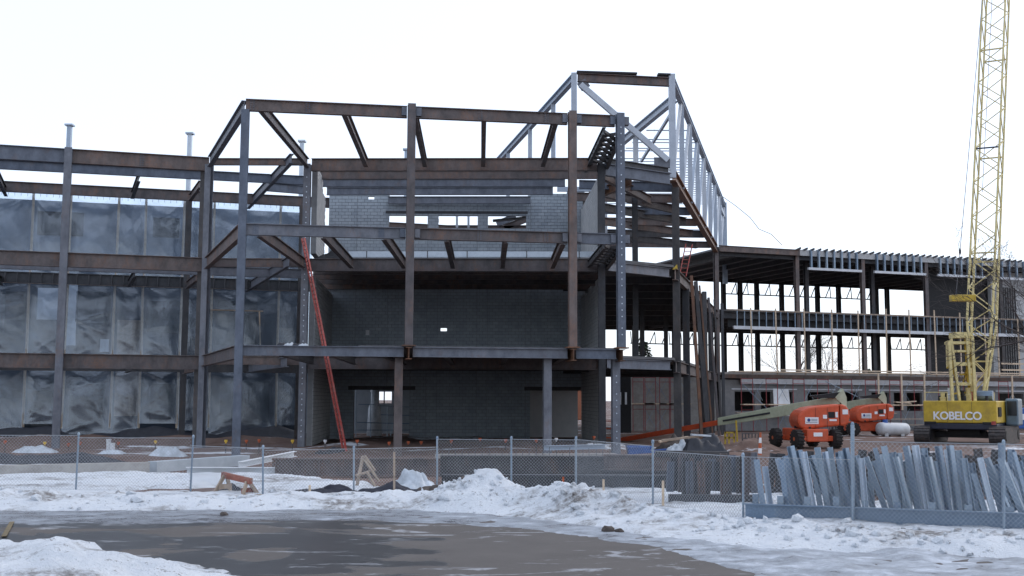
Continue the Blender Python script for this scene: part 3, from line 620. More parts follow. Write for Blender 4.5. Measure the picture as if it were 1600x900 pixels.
# leaning loose steel against the edge
for i, (a, b, mt, w) in enumerate((((1080, 431), (1096, 676), 'orange_rust', .17), ((1087, 440), (1105, 672), 'dark_steel', .22), ((1100, 456), (1104, 672), 'dark_steel', .3), ((1107, 465), (1122, 658), 'rusty_steel', .16), ((1128, 474), (1131, 652), 'dark_steel', .2), ((1093, 446), (1113, 672), 'orange_rust', .1), ((1116, 468), (1127, 655), 'dark_steel', .12))):
    Y = AZ(a[0], a[1]+4, L2).y-.9; t = AY(a[0], a[1], Y); g = AY(b[0], b[1], Y-.9); g = t+(g-t)*((t.z+.05)/max(.1, t.z-g.z))
    o = MB().ibar(g, t, w, w, .025, .02, up=(0,1,0)).build('loose_beam', mt, None)
    tag(o, ['bright rust coloured bar leaning beside the corner column', 'dark bar leaning just right of the rust coloured one', 'widest dark bar standing almost upright by the corner', 'thin dark bar with the most slant against the floor edge', 'rightmost upright dark bar by the boom of the lift', 'thinnest rust coloured bar leaning between the dark ones', 'thin dark bar leaning just left of the rightmost upright one'][i], 'steel bar', 'loose bars leaning on the floor edge')
# ================================================================ silver roof truss
tr = thing('roof_truss', 'silver painted steel roof monitor truss rising above the rusty frame', 'roof truss', (8, 62, L3))
ZR, ZB = 20.24, L3+.1
def RT(Y, z): p = KE(Y); return at_z(p, z)
LT0 = V(3.36, 60.1, 0); ldir = V(-.205, 1, 0)
def LT(Y, z): return at_z(LT0+ldir*(Y-60.1), z)
MB().ibar(RT(60.5, ZR), RT(101, ZR), .34, .3, .04, .03, top=True).build('top_chord', 'silver_paint', tr)
MB().ibar(LT(60.1, ZR), LT(84, ZR), .42, .3, .04, .03, top=True).build('top_chord', 'silver_paint', tr)
tc = MB().ibar(at_z(LT0, ZR+.05)+V(.2,0,0), RT(60.4, ZR-.1)-V(.15,0,0), .48, .3, .04, .03, top=True).build('ridge_beam', 'rusty_steel', tr)
a = at_z(LT0, ZR+.1)+V(.15,0,0); b = RT(60.4, ZR+.05); MB().bar(a, a.lerp(b, .63), .4, .1).build('deck_edge', 'black', tc); MB().bar(a.lerp(b, .85), b-V(.1,0,0), .4, .1).build('deck_edge', 'black', tc)
MB().bar(at_z(LT0, L3), at_z(LT0, ZR+.05), .3, .3).build('post', 'silver_paint', tr); MB().bar(RT(60.4, L3-.4), RT(60.4, ZR+.1), .34, .3).build('post', 'silver_paint', tr)
MB().bar(at_z(LT0, ZR-.6)+V(.35,-.05,0), RT(60.3, L3+.55)-V(.25,.05,0), .26, .3).build('brace', 'silver_paint', tr)
MB().bar(at_z(LT0, ZR-.75)+V(.3,0,0), at_z(LT0, ZR-.45)+V(.75,0,0), .06, .5).build('gusset_plate', 'mill_steel', tr); MB().bar(RT(60.3, L3+.45)-V(1.0,0,0), RT(60.3, L3+.45)-V(.15,0,0), .06, .55).build('gusset_plate', 'mill_steel', tr)
for Y in (64.8, 71, 78): MB().bar(LT(Y, L3), LT(Y, ZR-.3), .26, .24).build('web_post', 'silver_paint', tr)
Ys = [60.5, 65.2, 70, 75, 80, 85, 90, 95, 100.5]
for i, (a, b) in enumerate(zip(Ys, Ys[1:])):
    if i: MB().bar(RT(a, L3-.1), RT(a, ZR-.2), .26, .26).build('web_post', 'silver_paint', tr)
    MB().bar(RT(a+.3, L3+.15), RT(b-.3, ZR-.3), .17, .2).build('web_diagonal', 'silver_paint', tr)
MB().bar(RT(100.6, L3-2.0), RT(100.6, ZR+.1), .4, .36).build('post', 'silver_paint', tr); MB().bar(RT(96, ZR-1.2), RT(100.5, ZR-1.2), .2, .3).build('strut', 'silver_paint', tr)
# hip rafter and roof purlins between the two trusses
ra, rb = AY(1056, 152, 66), AY(955, 236, 82)
MB().ibar(ra, rb, .5, .34, .04, .03).build('hip_rafter', 'silver_paint', tr)
MB().bar(AY(1052, 172, 66.5), AY(1002, 252, 75), .15, .18).build('brace', 'silver_paint', tr); MB().bar(AY(1022, 178, 72), AY(1022, 262, 72), .01, .01).build('hanger', 'silver_paint', tr)
q = AY(993, 205, 76); MB().bar(at_z(q, L3), q, .34, .34).build('post', 'silver_paint', tr); q2 = AY(945, 265, 78); MB().bar(at_z(q2, L3-2), at_z(q2, L3+2), .3, .3).build('post', 'silver_paint', tr)
yy = 72.5; k = 0
while yy < 101:
    z = ZR-.1; e = RT(yy, z); f = max(0, 1-(yy-66)/16); s = at_z(ra.lerp(rb, min(1, (yy-66)/16)), z)
    MB().bar(V(min(s.x, e.x-1.5) if yy < 82 else rb.x-.5, yy, z), e-V(.15,0,0), .07, .07).build('roof_purlin', 'silver_paint', tr); yy += (2.6, .9, 1.8, .8)[k % 4] if yy < 80 else 1.0; k += 1
for Y in (68, 76, 85): MB().bar(V(KE(Y).x-8, Y, L3+.4), RT(Y, L3+.4)-V(.2,0,0), .2, .28).build('tie_beam', 'silver_paint', tr)
# cable swag at the truss end
pts = [AY(px, py, 100+i*.2) for i, (px, py) in enumerate(((1126, 305), (1150, 322), (1172, 340), (1186, 358), (1205, 366), (1222, 383)))]
tag(MB().path(pts, .03, 5).build('rope', 'cable', None), 'thin rope sagging from the far end of the silver truss', 'rope')
# ================================================================ right wing
wing = thing('wing_building', 'long three storey building frame on the right with open upper floors', 'building', (32, 95, 0))
A_ = V(16.6, 90.2, 0); B_ = V(46.35, 100.7, 0); wd = (B_-A_).normalized(); wnm = V(wd.y, -wd.x, 0)     # wnm to the viewer
def WP(px, py, off=0): return VP(px, py, A_, B_, -off)
def WT(t, z, off=0): return A_+wd*t+wnm*off+V(0,0,z)
def tW(px, py=500, off=0): return (WP(px, py, off)-A_).dot(wd)
TE = 44; DEP = -19.0
for z, nm, mt, th in ((L3-.25, 'roof_deck', 'deck_metal', .14), (L2-.05, 'floor_deck', 'deck_metal', .14), (L1-.1, 'floor_deck', 'concrete', .2)):
    MB().prism([WT(.2, z, .3), WT(TE, z, .3), WT(TE, z, DEP), WT(.2, z, DEP)], (0,0,th)).build(nm, mt, wing)
MB().ibar(WT(0, L3-.0, .45), WT(tW(1245, 395), L3-.0, .45), .5, .2, .03, .02, top=True).build('edge_beam', 'rusty_steel', wing)
for z in (L3-.3, L2-.1):
    MB().ibar(WT(.3, z, 0), WT(TE, z, 0), .5, .25, .03, .02, top=True).build('edge_beam', 'dark_steel', wing); MB().ibar(WT(.3, z, DEP+.4), WT(TE, z, DEP+.4), .4, .25, .03, .02, top=True).build('edge_beam', 'dark_steel', wing)
    t = 1.8
    while t < TE: MB().ibar(WT(t, z-.06, -.2), WT(t, z-.06, DEP+.6), .36, .16, .025, .02, top=True).build('joist', 'dark_steel', wing); t += 2.1
# columns
for px in (1119, 1245, 1348, 1447, 1563):
    t = tW(px); column('column', WT(t, 0, .1), L1-.1, L3-.1, 'rusty_steel' if px != 1563 else 'dark_steel', .32, .34, face=wnm, parent=wing, plate=False)
for px in (1261, 1364, 1461): column('column', WT(tW(px, 500, -2.2), 0, -2.2), L1-.1, L3-.4, 'dark_steel', .32, .34, face=wnm, parent=wing, plate=False)
for px in (1131, 1157, 1183, 1222, 1278, 1311, 1370, 1387, 1470): column('column', WT(tW(px, 500, DEP+.5), 0, DEP+.5), L1-.1, L3-.4, 'dark_steel', .36, .4, face=wnm, parent=wing, plate=False)
# open web joists on the far side, seen against the sky
for z in (L3-.7, L2-.6):
    t0 = tW(1085, 500, DEP+.4); bays = [tW(p, 500, DEP+.4) for p in ((1090, 1131), (1133, 1157), (1160, 1183), (1186, 1205), (1224, 1278), (1281, 1294), (1313, 1370), (1388, 1384))[0]] if 0 else None
    for a, b in ((985, 1040), (1045, 1130), (1133, 1182), (1186, 1220), (1224, 1276), (1281, 1308), (1314, 1368)) + (((1390, 1446),) if z < L2 else ()):
        if z > L2 and a < 1085: continue
        a, b = tW(a, 500, DEP+.4), tW(b, 500, DEP+.4); j = MB().bar(WT(a, z-1.15, DEP+.4), WT(b, z-1.15, DEP+.4), .1, .11).build('bar_joist', 'dark_steel', wing); x = a
        k = 0
        while x < b-.35:
            MB().bar(WT(x, z-1.15 if k % 2 else z, DEP+.4), WT(x+.55, z if k % 2 else z-1.15, DEP+.4) if k % 2 else WT(x+.1, z-1.15, DEP+.4), .075, .075).build('web', 'dark_steel', j); x += .55 if k % 2 else .75; k += 1
# roof edge: outriggers, galvanized studs and white soffit strips
for a, b in ((1263, 1346), (1366, 1446), (1465, 1540), (1561, 1640)):
    ta, tb = tW(a, 425, .5), tW(b, 425, .5)
    MB().bar(WT(ta, L3-1.55, .5), WT(tb, L3-1.55, .5), .2, .2).build('soffit_strip', 'white_frame', wing)
    n = max(2, round((tb-ta)/.78))
    for i in range(n):
        t = ta+(tb-ta)*(i+.3)/n; MB().cbar(WT(t, L3-1.45, .5), WT(t, L3+.05, .5), .2, .14, .02, up=wnm).build('stud', 'galvanized', wing)
t = tW(1248, 395, .6)
while t < TE:
    MB().bar(WT(t, L3+.08, .9), WT(t, L3-.12, -.6), .08, .16).build('outrigger', 'dark_steel', wing); t += .66
MB().bar(WT(tW(1248), L3-.22, .34), WT(TE, L3-.22, .34), .05, .5).build('fascia_board', 'block_pale', wing)
# second floor stud band
ta, tb = tW(1146, 512, .6), TE
MB().bar(WT(tW(1130), L2+.06, .6), WT(tb, L2+.06, .6), .16, .1).build('top_track', 'lumber_old', wing); MB().bar(WT(ta, L2-1.36, .6), WT(tb, L2-1.36, .6), .2, .26).build('bottom_track', 'white_frame', wing)
t = ta+.3
while t < tb: MB().cbar(WT(t, L2-1.25, .6), WT(t, L2+.02, .6), .1, .07, .015, up=wnm).build('stud', 'galvanized', wing); t += .68
MB().bar(WT(ta, L2-.7, -.3), WT(tb, L2-.7, -.3), .05, 1.2).build('band_backing', 'black', wing)
# timber guard posts and rails
for px in (1175, 1214, 1258, 1300, 1342, 1385, 1422, 1462, 1501, 1540, 1560, 1592):
    q = tW(px, 540, 1.0); MB().bar(WT(q, L1-.05, 1.0), WT(q+random.uniform(-.1,.1), L2+random.uniform(.15,.6), 1.0), .10, .08).build('guard_post', 'lumber', wing)
for z in (L1+.6, L1+1.15):
    MB().bar(WT(tW(1548), z, 1.08), WT(TE, z, 1.08), .04, .14).build('guard_rail', 'lumber', wing)
MB().bar(WT(tW(1130), L1+.12, 1.2), WT(TE, L1+.12, 1.2), 1.1, .08).build('walkway_plank', 'lumber', wing); MB().bar(WT(tW(1200), L1+.3, 1.7), WT(TE, L1+.26, 1.7), .05, .1).build('walkway_rail', 'lumber', wing)
MB().bar(WT(.4, L1-.22, .2), WT(TE, L1-.22, .2), .3, .3).build('edge_beam', 'rusty_steel', wing); MB().bar(WT(tW(1153), L1-.62, .3), WT(TE, L1-.62, .3), .12, .42).build('slab_edge', 'white_frame', wing)
# dark stair tower at the right end
MB().prism([WT(tW(1471), L1, -1.5), WT(TE, L1, -1.5), WT(TE, L1, -2.0), WT(tW(1471), L1, -2.0)], (0,0,L3-L1-.3)).build('stair_wall', 'black', wing)
ta = tW(1563); MB().prism([WT(ta, L1, -1.0), WT(TE, L1, -1.0), WT(TE, L1, -1.4), WT(ta, L1, -1.4)], (0,0,L3-L1-.8)).build('block_panel', 'block_pale', wing)
for i in range(6):
    t = tW(1570+i*3.6, 520, -.8); MB().bar(WT(t, L1, -.8), WT(t, L3-2.2, -.8), .1, .1).build('reinforcing_bar', 'black', wing)
# ground floor block wall with window openings
GW = [(1148, 1180), (1189, 1207), (1232, 1240), (1262, 1300), (1316, 1342), (1362, 1390), (1397, 1410), (1417, 1441), (1470, 1484), (1560, 1600)]
ys_ = 3.0, 1.55; edges = [0.2]
zt, zb = WP(1200, 612).z, WP(1200, 642).z
segs = [(tW(a, 630), tW(b, 630)) for a, b in GW if b-a > 5]
x = .2
for a, b in segs:
    MB().prism([WT(x, 0, 0), WT(a, 0, 0), WT(a, 0, -.3), WT(x, 0, -.3)], (0,0,L1-.5)).build('wall_panel', 'block_wing', wing)
    MB().prism([WT(a, 0, -.003), WT(b, 0, -.003), WT(b, 0, -.297), WT(a, 0, -.297)], (0,0,zb)).build('wall_panel', 'block_wing', wing); MB().prism([WT(a, zt, -.003), WT(b, zt, -.003), WT(b, zt, -.297), WT(a, zt, -.297)], (0,0,L1-.5-zt)).build('wall_panel', 'block_wing', wing)
    MB().bar(WT(a-.3, zt+.2, .06), WT(b+.3, zt+.2, .06), .06, .1).build('lintel', 'white_frame', wing); x = b
MB().prism([WT(x, 0, 0), WT(TE, 0, 0), WT(TE, 0, -.3), WT(x, 0, -.3)], (0,0,L1-.5)).build('wall_panel', 'block_wing', wing)
MB().prism([WT(.2, 0, -9), WT(TE, 0, -9), WT(TE, 0, -9.2), WT(.2, 0, -9.2)], (0,0,L1-.2)).build('inner_wall', 'dark_steel', wing)
for px in (1272, 1285): 
    a = tW(px-3, 620, -8.9); b = tW(px+3, 620, -8.9); MB().bar(WT(a, 2.7, -8.9), WT(b, 2.7, -8.9), .04, .7).build('inner_window', 'board_white', wing)
o = MB().prism([WP(1208, 607, .9), WP(1232, 608, .9), WP(1237, 650, 1.4), WP(1210, 650, 1.4)], (0,.06,0)).build('leaning_sheet', 'board_white', None); tag(o, 'pale grey board leaning on the block wall above the lift boom', 'board')
tw = thing('timber_walkway', 'tan timber posts and planks in front of the right wing ground floor', 'walkway', WT(20, 0, 2.2))
for px in (1373, 1409, 1445, 1526, 1582): q = tW(px, 610, 2.2); MB().bar(WT(q, L1+.1, 2.2), WT(q+random.uniform(-.1,.1), 1.7, 2.2), .13, .10).build('post', 'lumber', tw)
for (x0, x1, y) in ((1330, 1450, 633), (1300, 1450, 655), (1395, 1450, 664), (1500, 1600, 634), (1330, 1400, 646), (1150, 1205, 645)):
    a = WP(x0, y, 1.9); b = WP(x1, y, 1.9); b.z = a.z; MB().bar(a, b, .3, .07).build('plank', 'lumber_old' if y != 633 else 'lumber', tw)
for (x0, y0, x1, y1) in ((1404, 629, 1430, 627), (1398, 628, 1422, 630)):
    MB().bar(WP(x0, y0, 2.0), WP(x1, y1, 2.0), .35, .08).build('loose_plank', 'lumber', tw)
for i, (x0, y0, x1, y1) in enumerate(((1290, 596, 1340, 620), (1375, 660, 1420, 680), (1410, 658, 1452, 684), (1330, 640, 1372, 676), (1160, 600, 1200, 640))):
    MB().tube(WP(x0, y0, 1.8), WP(x1, y1, 1.8), .03, n=6).build('brace', 'galvanized', tw)
# scaffolds
def scaffold(base, d, n, h, label, wdt=1.05):
    s = thing('scaffold', label, 'scaffold', base, 'red scaffold frames along the block walls')
    for k in range(2):
        z0 = base.z+k*h/2; z1 = z0+h/2-.03
        f = MB()
        for o in (0, wdt): f.tube(base*1+d*o+V(0,0,z0-base.z), base+d*o+V(0,0,z1-base.z), .03, n=6)
        f.tube(base+V(0,0,z1-base.z)-V(0,0,.06), base+d*wdt+V(0,0,z1-base.z-.06), .03, n=6); f.tube(base+V(0,0,z1-base.z-.4), base+d*wdt+V(0,0,z1-base.z-.4), .025, n=6)
        fr = f.build('frame', 'scaffold_red', s)
        MB().tube(base+d*wdt+V(0,0,z0-base.z+.3), base+d*(wdt+.9)+V(0,0,z1-base.z-.3), .018, n=5).build('cross_brace', 'galvanized', s); MB().tube(base+d*wdt+V(0,0,z1-base.z-.3), base+d*(wdt+.9)+V(0,0,z0-base.z+.3), .018, n=5).build('cross_brace', 'galvanized', s)
    MB().bar(base+n*.25+d*-.1+V(0,0,h/2), base+n*.25+d*(wdt+.8)+V(0,0,h/2), .5, .09).build('plank', 'lumber', s)
    return s
ordn = ['leftmost', 'second', 'third', 'fourth', 'fifth', 'sixth', 'seventh', 'eighth', 'ninth', 'tenth', 'eleventh', 'twelfth']
for i, px in enumerate((1158, 1197, 1239, 1277, 1314, 1352, 1390, 1428, 1466, 1505, 1560)):
    b = WT(tW(px, 600, 1.4), 0, 1.4); scaffold(b, wd, wnm, L1-.35, '%s red scaffold frame from the left along the right wing wall' % ordn[i].replace('leftmost', 'first'))
for i, px in enumerate((989, 1008, 1031, 1046)):
    b = V(AY(px, 640, 89.2).x, 89.2, 0); scaffold(b, V(1,0,0), V(0,-1,0), 4.3, '%s red scaffold frame on the pale wall under the corner floor' % ordn[i].replace('leftmost', 'first'), .85)
# ================================================================ crawler crane
ca = math.radians(-32); CO = V(27.15, 67.2, 0); cr = V(math.cos(ca), math.sin(ca), 0); cf = V(-math.sin(ca), math.cos(ca), 0)
def CP(x, y, z): return CO+cr*x+cf*y+V(0,0,z)
crane = thing('crawler_crane', 'yellow crawler crane with a tall lattice boom on the right', 'crane', CO)
def lbox(x0, x1, y0, y1, z0, z1, Pf=CP):
    return MB().loft([[Pf(x0,y0,z), Pf(x1,y0,z), Pf(x1,y1,z), Pf(x0,y1,z)] for z in (z0, z1)])
house = lbox(-2.0, 2.02, -2.3, 2.6, 1.18, 2.46).build('house', 'crane_yellow', crane, bevel=.06)
lbox(-1.98, 2.0, -2.28, 2.5, .8, 1.16).build('counterweight', 'crane_navy', crane, bevel=.05)
for x0, x1 in ((-1.95, -1.3), (1.25, 1.7)): lbox(x0, x1, -2.34, -2.27, 1.13, 1.25).build('weight_latch', 'black', house)
lbox(1.72, 1.96, -2.34, -2.27, 1.1, 1.3).build('tail_light', 'red_paint', house)
lbox(2.015, 2.06, -1.9, -.9, 1.55, 2.1).build('side_grille', 'glass_dark', house)
lbox(2.05, 2.75, .6, 2.4, 1.0, 2.6).build('cab', 'crane_blue', crane, bevel=.1); lbox(2.15, 2.68, .55, .59, 1.6, 2.45).build('cab_window', 'glass_dark', crane)
lbox(-.9, .9, -1.2, 1.2, .45, .8).build('slew_ring', 'black', crane)
for x in (-2.05, 2.05):
    prof = []; R = .47; L = 2.3
    for i in range(9): th = math.pi/2+math.pi*i/8; prof.append((-L+R*math.cos(th), .48+R*math.sin(th)))
    for i in range(9): th = -math.pi/2+math.pi*i/8; prof.append((L+R*math.cos(th), .48+R*math.sin(th)))
    t = MB().loft([[CP(x+s*.42, a, b) for a, b in prof] for s in (-1, 1)]).build('track', 'track', crane)
    sh = MB()
    for k in range(len(prof)):
        (a, b), (c, d) = prof[k], prof[(k+1) % len(prof)]; n = max(1, int(math.hypot(c-a, d-b)/.24))
        for j in range(n):
            f = (j+.5)/n; y, z = a+(c-a)*f, b+(d-b)*f; ny, nz_ = y-max(-L, min(L, y)), z-.48; l = math.hypot(ny, nz_) or 1
            p = CP(x, y+ny/l*.03, z+nz_/l*.03); sh.bar(p-cr*.44, p+cr*.44, .15, .05, up=cf*(ny/l)+V(0,0,nz_/l))
    sh.build('track_shoes', 'track', t)['kind'] = 'stuff'
    for y in (-2.3, 2.3): MB().tube(CP(x-.46, y, .48), CP(x+.46, y, .48), .3, n=16).build('idler_wheel', 'black', t)
lbox(-1.7, 1.7, -1.0, 1.0, .3, .62).build('car_body', 'black', crane)
tc = bpy.data.curves.new('lettering', 'FONT'); tc.body = 'KOBELCO'; tc.size = .64; tc.extrude = .01; tc.offset = .016; tc.align_x = 'CENTER'; tc.space_character = .95
to = bpy.data.objects.new('tmp_text', tc); C.objects.link(to); bpy.context.view_layer.update()
tm = bpy.data.meshes.new_from_object(to.evaluated_get(bpy.context.evaluated_depsgraph_get())); bpy.data.objects.remove(to)
lt = bpy.data.objects.new('lettering', tm); C.objects.link(lt); lt.parent = crane; tm.materials.clear(); tm.materials.append(M['white_print']); lt.location = CP(-.12, -2.325, 1.38)-CO; lt.rotation_euler = (math.pi/2, 0, ca); lt.scale = (.95, 1, 1)
lt['label'] = 'white block letters on the yellow counterweight housing'
for k in range(7): lbox(2.05, 2.09, -1.85+k*.13, -1.77+k*.13, 1.58, 2.07).build('grille_slat', 'black', house)
for x in (-1.9, -.65, .65, 1.9): MB().tube(CP(x, -2.2, 2.44), CP(x, -2.2, 2.95), .025, n=6).build('handrail_post', 'boom_yellow', house)
MB().tube(CP(-1.9, -2.2, 2.95), CP(-.65, -2.2, 2.95), .025, n=6).build('handrail', 'boom_yellow', house)
for x in (-.66, .68): lbox(x, x+.015, -2.312, -2.295, 1.22, 2.42).build('panel_gap', 'crane_navy', house)
for x in (-1.2, .2, 1.4): MB().tube(CP(x, -1.6, 2.44), CP(x, -1.6, 2.75), .1, .08, n=10).build('exhaust_stack', 'black', house)
# boom
P0, P1 = AY(1528, 640, 67.2), AY(1557, -20, 74.0); P2 = P0+(P1-P0)*1.3
bu = (P2-P0).normalized(); bw = (cr-bu*cr.dot(bu)).normalized(); bd = bu.cross(bw)
boom = MB()
def BP(s, a, b):
    k = .35+.65*min(1, s/5.5); return P0+bu*s+bw*(a*.72*k)+bd*(b*.72*k)
BL = (P2-P0).length
for a in (-1, 1):
    for b in (-1, 1): MB().tube(BP(0, a, b), BP(5.5, a, b), .085, .075, n=7).tube(BP(5.5, a, b), BP(BL, a, b), .072, .06, n=7).build('boom_chord', 'boom_yellow', crane)
s = 1.2; k = 0
while s < BL-1.2:
    st = 1.22 if s > 5.5 else 1.0
    for (a, b, c, d) in ((-1,-1,1,-1), (-1,1,1,1), (-1,-1,-1,1), (1,-1,1,1)):
        p, q = BP(s, a, b), BP(s+st, c, d)
        if k % 2: p, q = BP(s, c, d), BP(s+st, a, b)
        MB().tube(p, q, .034, n=5).build('boom_lacing', 'boom_yellow', crane)
    if k % 6 == 2:
        MB().bar(BP(s, -1, -1), BP(s, 1, -1), .07, .09).build('boom_tie', 'crane_navy' if k % 12 == 2 else 'boom_yellow', crane); MB().bar(BP(s, -1, 1), BP(s, 1, 1), .07, .09).build('boom_tie', 'boom_yellow', crane)
    s += st; k += 1
# gantry
for Y in (66.0, 67.0):
    for a, b, w in (((1489, 640), (1483, 532), .16), ((1524, 640), (1519, 524), .16), ((1502, 645), (1486, 528), .13), ((1516, 600), (1510, 524), .10)):
        MB().bar(AY(*a, Y), AY(*b, Y), w, w).build('gantry_leg', 'boom_yellow', crane)
for y, x0, x1, h in ((524, 1487, 1515, .34), (536, 1480, 1518, .16), (549, 1486, 1514, .12), (569, 1488, 1517, .2), (600, 1494, 1520, .18)):
    MB().bar(AY(x0, y, 66.5), AY(x1, y, 66.5), .9, h).build('gantry_cross_beam', 'boom_yellow', crane)
for a, b, w in (((1484, 560), (1496, 600), .1), ((1519, 545), (1505, 600), .1), ((1496, 600), (1500, 640), .14), ((1512, 570), (1516, 640), .14), ((1480, 575), (1492, 560), .08), ((1507, 524), (1512, 600), .08), ((1500, 585), (1522, 585), .1), ((1490, 615), (1524, 612), .1)):
    MB().bar(AY(*a, 66.2), AY(*b, 66.8), w, w).build('gantry_strut', 'crane_yellow', crane)
for x in (1491, 1498, 1505): MB().tube(AY(x, 530, 66.5), AY(x+3, 630, 66.6), .02, n=5).build('gantry_rope', 'cable', crane)
for x in (1480, 1518): MB().bar(AY(x, 533, 66.4), AY(x+1, 575, 66.4), .12, .2).build('gantry_sheave', 'boom_yellow', crane)
for i, (x, y0, mt) in enumerate(((1473, 614, 'boom_yellow'), (1484, 606, 'tank_white'), (1492, 616, 'galvanized'), (1503, 610, 'black'), (1512, 606, 'boom_yellow'), (1520, 612, 'red_paint'))):
    p = AY(x, y0, 66.4); MB().lathe(at_z(p, 2.4), at_z(p, p.z), ((0, .16), (.5, .2), (.55, .12), (1, .14)), 10).build('winch_part', mt, crane)
p = CP(.9, 0, 2.75); MB().tube(p-cr*.6, p+cr*.6, .32, n=14).build('winch_drum', 'galvanized', crane)
# lines and spreader hang from the boom
MB().tube(AY(1537, -25, 73.5), AY(1500, 393, 67), .022, n=5).build('hoist_line', 'cable', crane); MB().tube(AY(1551, -20, 74), AY(1535, 300, 70), .018, n=5).build('pendant_line', 'cable', crane)
MB().tube(AY(1500, 393, 67), AY(1494, 458, 67), .018, n=5).build('hoist_line', 'cable', crane); MB().lathe(AY(1500, 388, 67), AY(1500, 398, 67), ((0, .03), (.3, .07), (.7, .07), (1, .03)), 10).build('hook_ball', 'crane_navy', crane)
a, b = AY(1485, 466, 67), AY(1523, 466, 67)
sp = MB().bar(a, b, .45, .4).build('spreader_block', 'crane_yellow', crane, bevel=.04)
for f in (.25, .75): q = a.lerp(b, f); MB().tube(q+V(0,0,.15), q+V(0,0,.55), .07, .03, n=8).build('shackle', 'crane_navy', sp)
# ================================================================ boom lifts
HOOD = [(1232,656),(1234,646),(1241,639),(1252,634),(1270,631),(1302,628),(1302,664),(1280,666),(1245,670),(1236,667)]
CWT = [(1303,628),(1313,630),(1318,637),(1319.5,648),(1317,660),(1310,664),(1303,664)]
def wheel(c, ax, r, w, rimmat, parent):
    a = c-ax*w/2; b = c+ax*w/2
    o = MB().lathe(a, b, ((0, r*.62), (.02, r*.8), (.1, r*.96), (.25, r), (.75, r), (.9, r*.96), (.98, r*.8), (1, r*.62)), 26).build('wheel', 'tyre', parent)
    m = MB()
    for i in range(16):
        th = 2*math.pi*i/16; u = ax.cross(V(0,0,1)); d = u*math.cos(th)+V(0,0,math.sin(th)); t = ax.cross(d)
        m.bar(c+d*r*.99-ax*w*.46, c+d*r*.99+ax*w*.46+t*.08, .09, .06, up=d)
    m.build('tread', 'tyre', o)['kind'] = 'stuff'
    MB().lathe(c-ax*(w*.51), c+ax*(w*.51), ((0, r*.2), (.03, r*.25), (.05, r*.5), (.08, r*.58), (.92, r*.58), (.95, r*.5), (.97, r*.25), (1, r*.2)), 18).build('rim', rimmat, o)
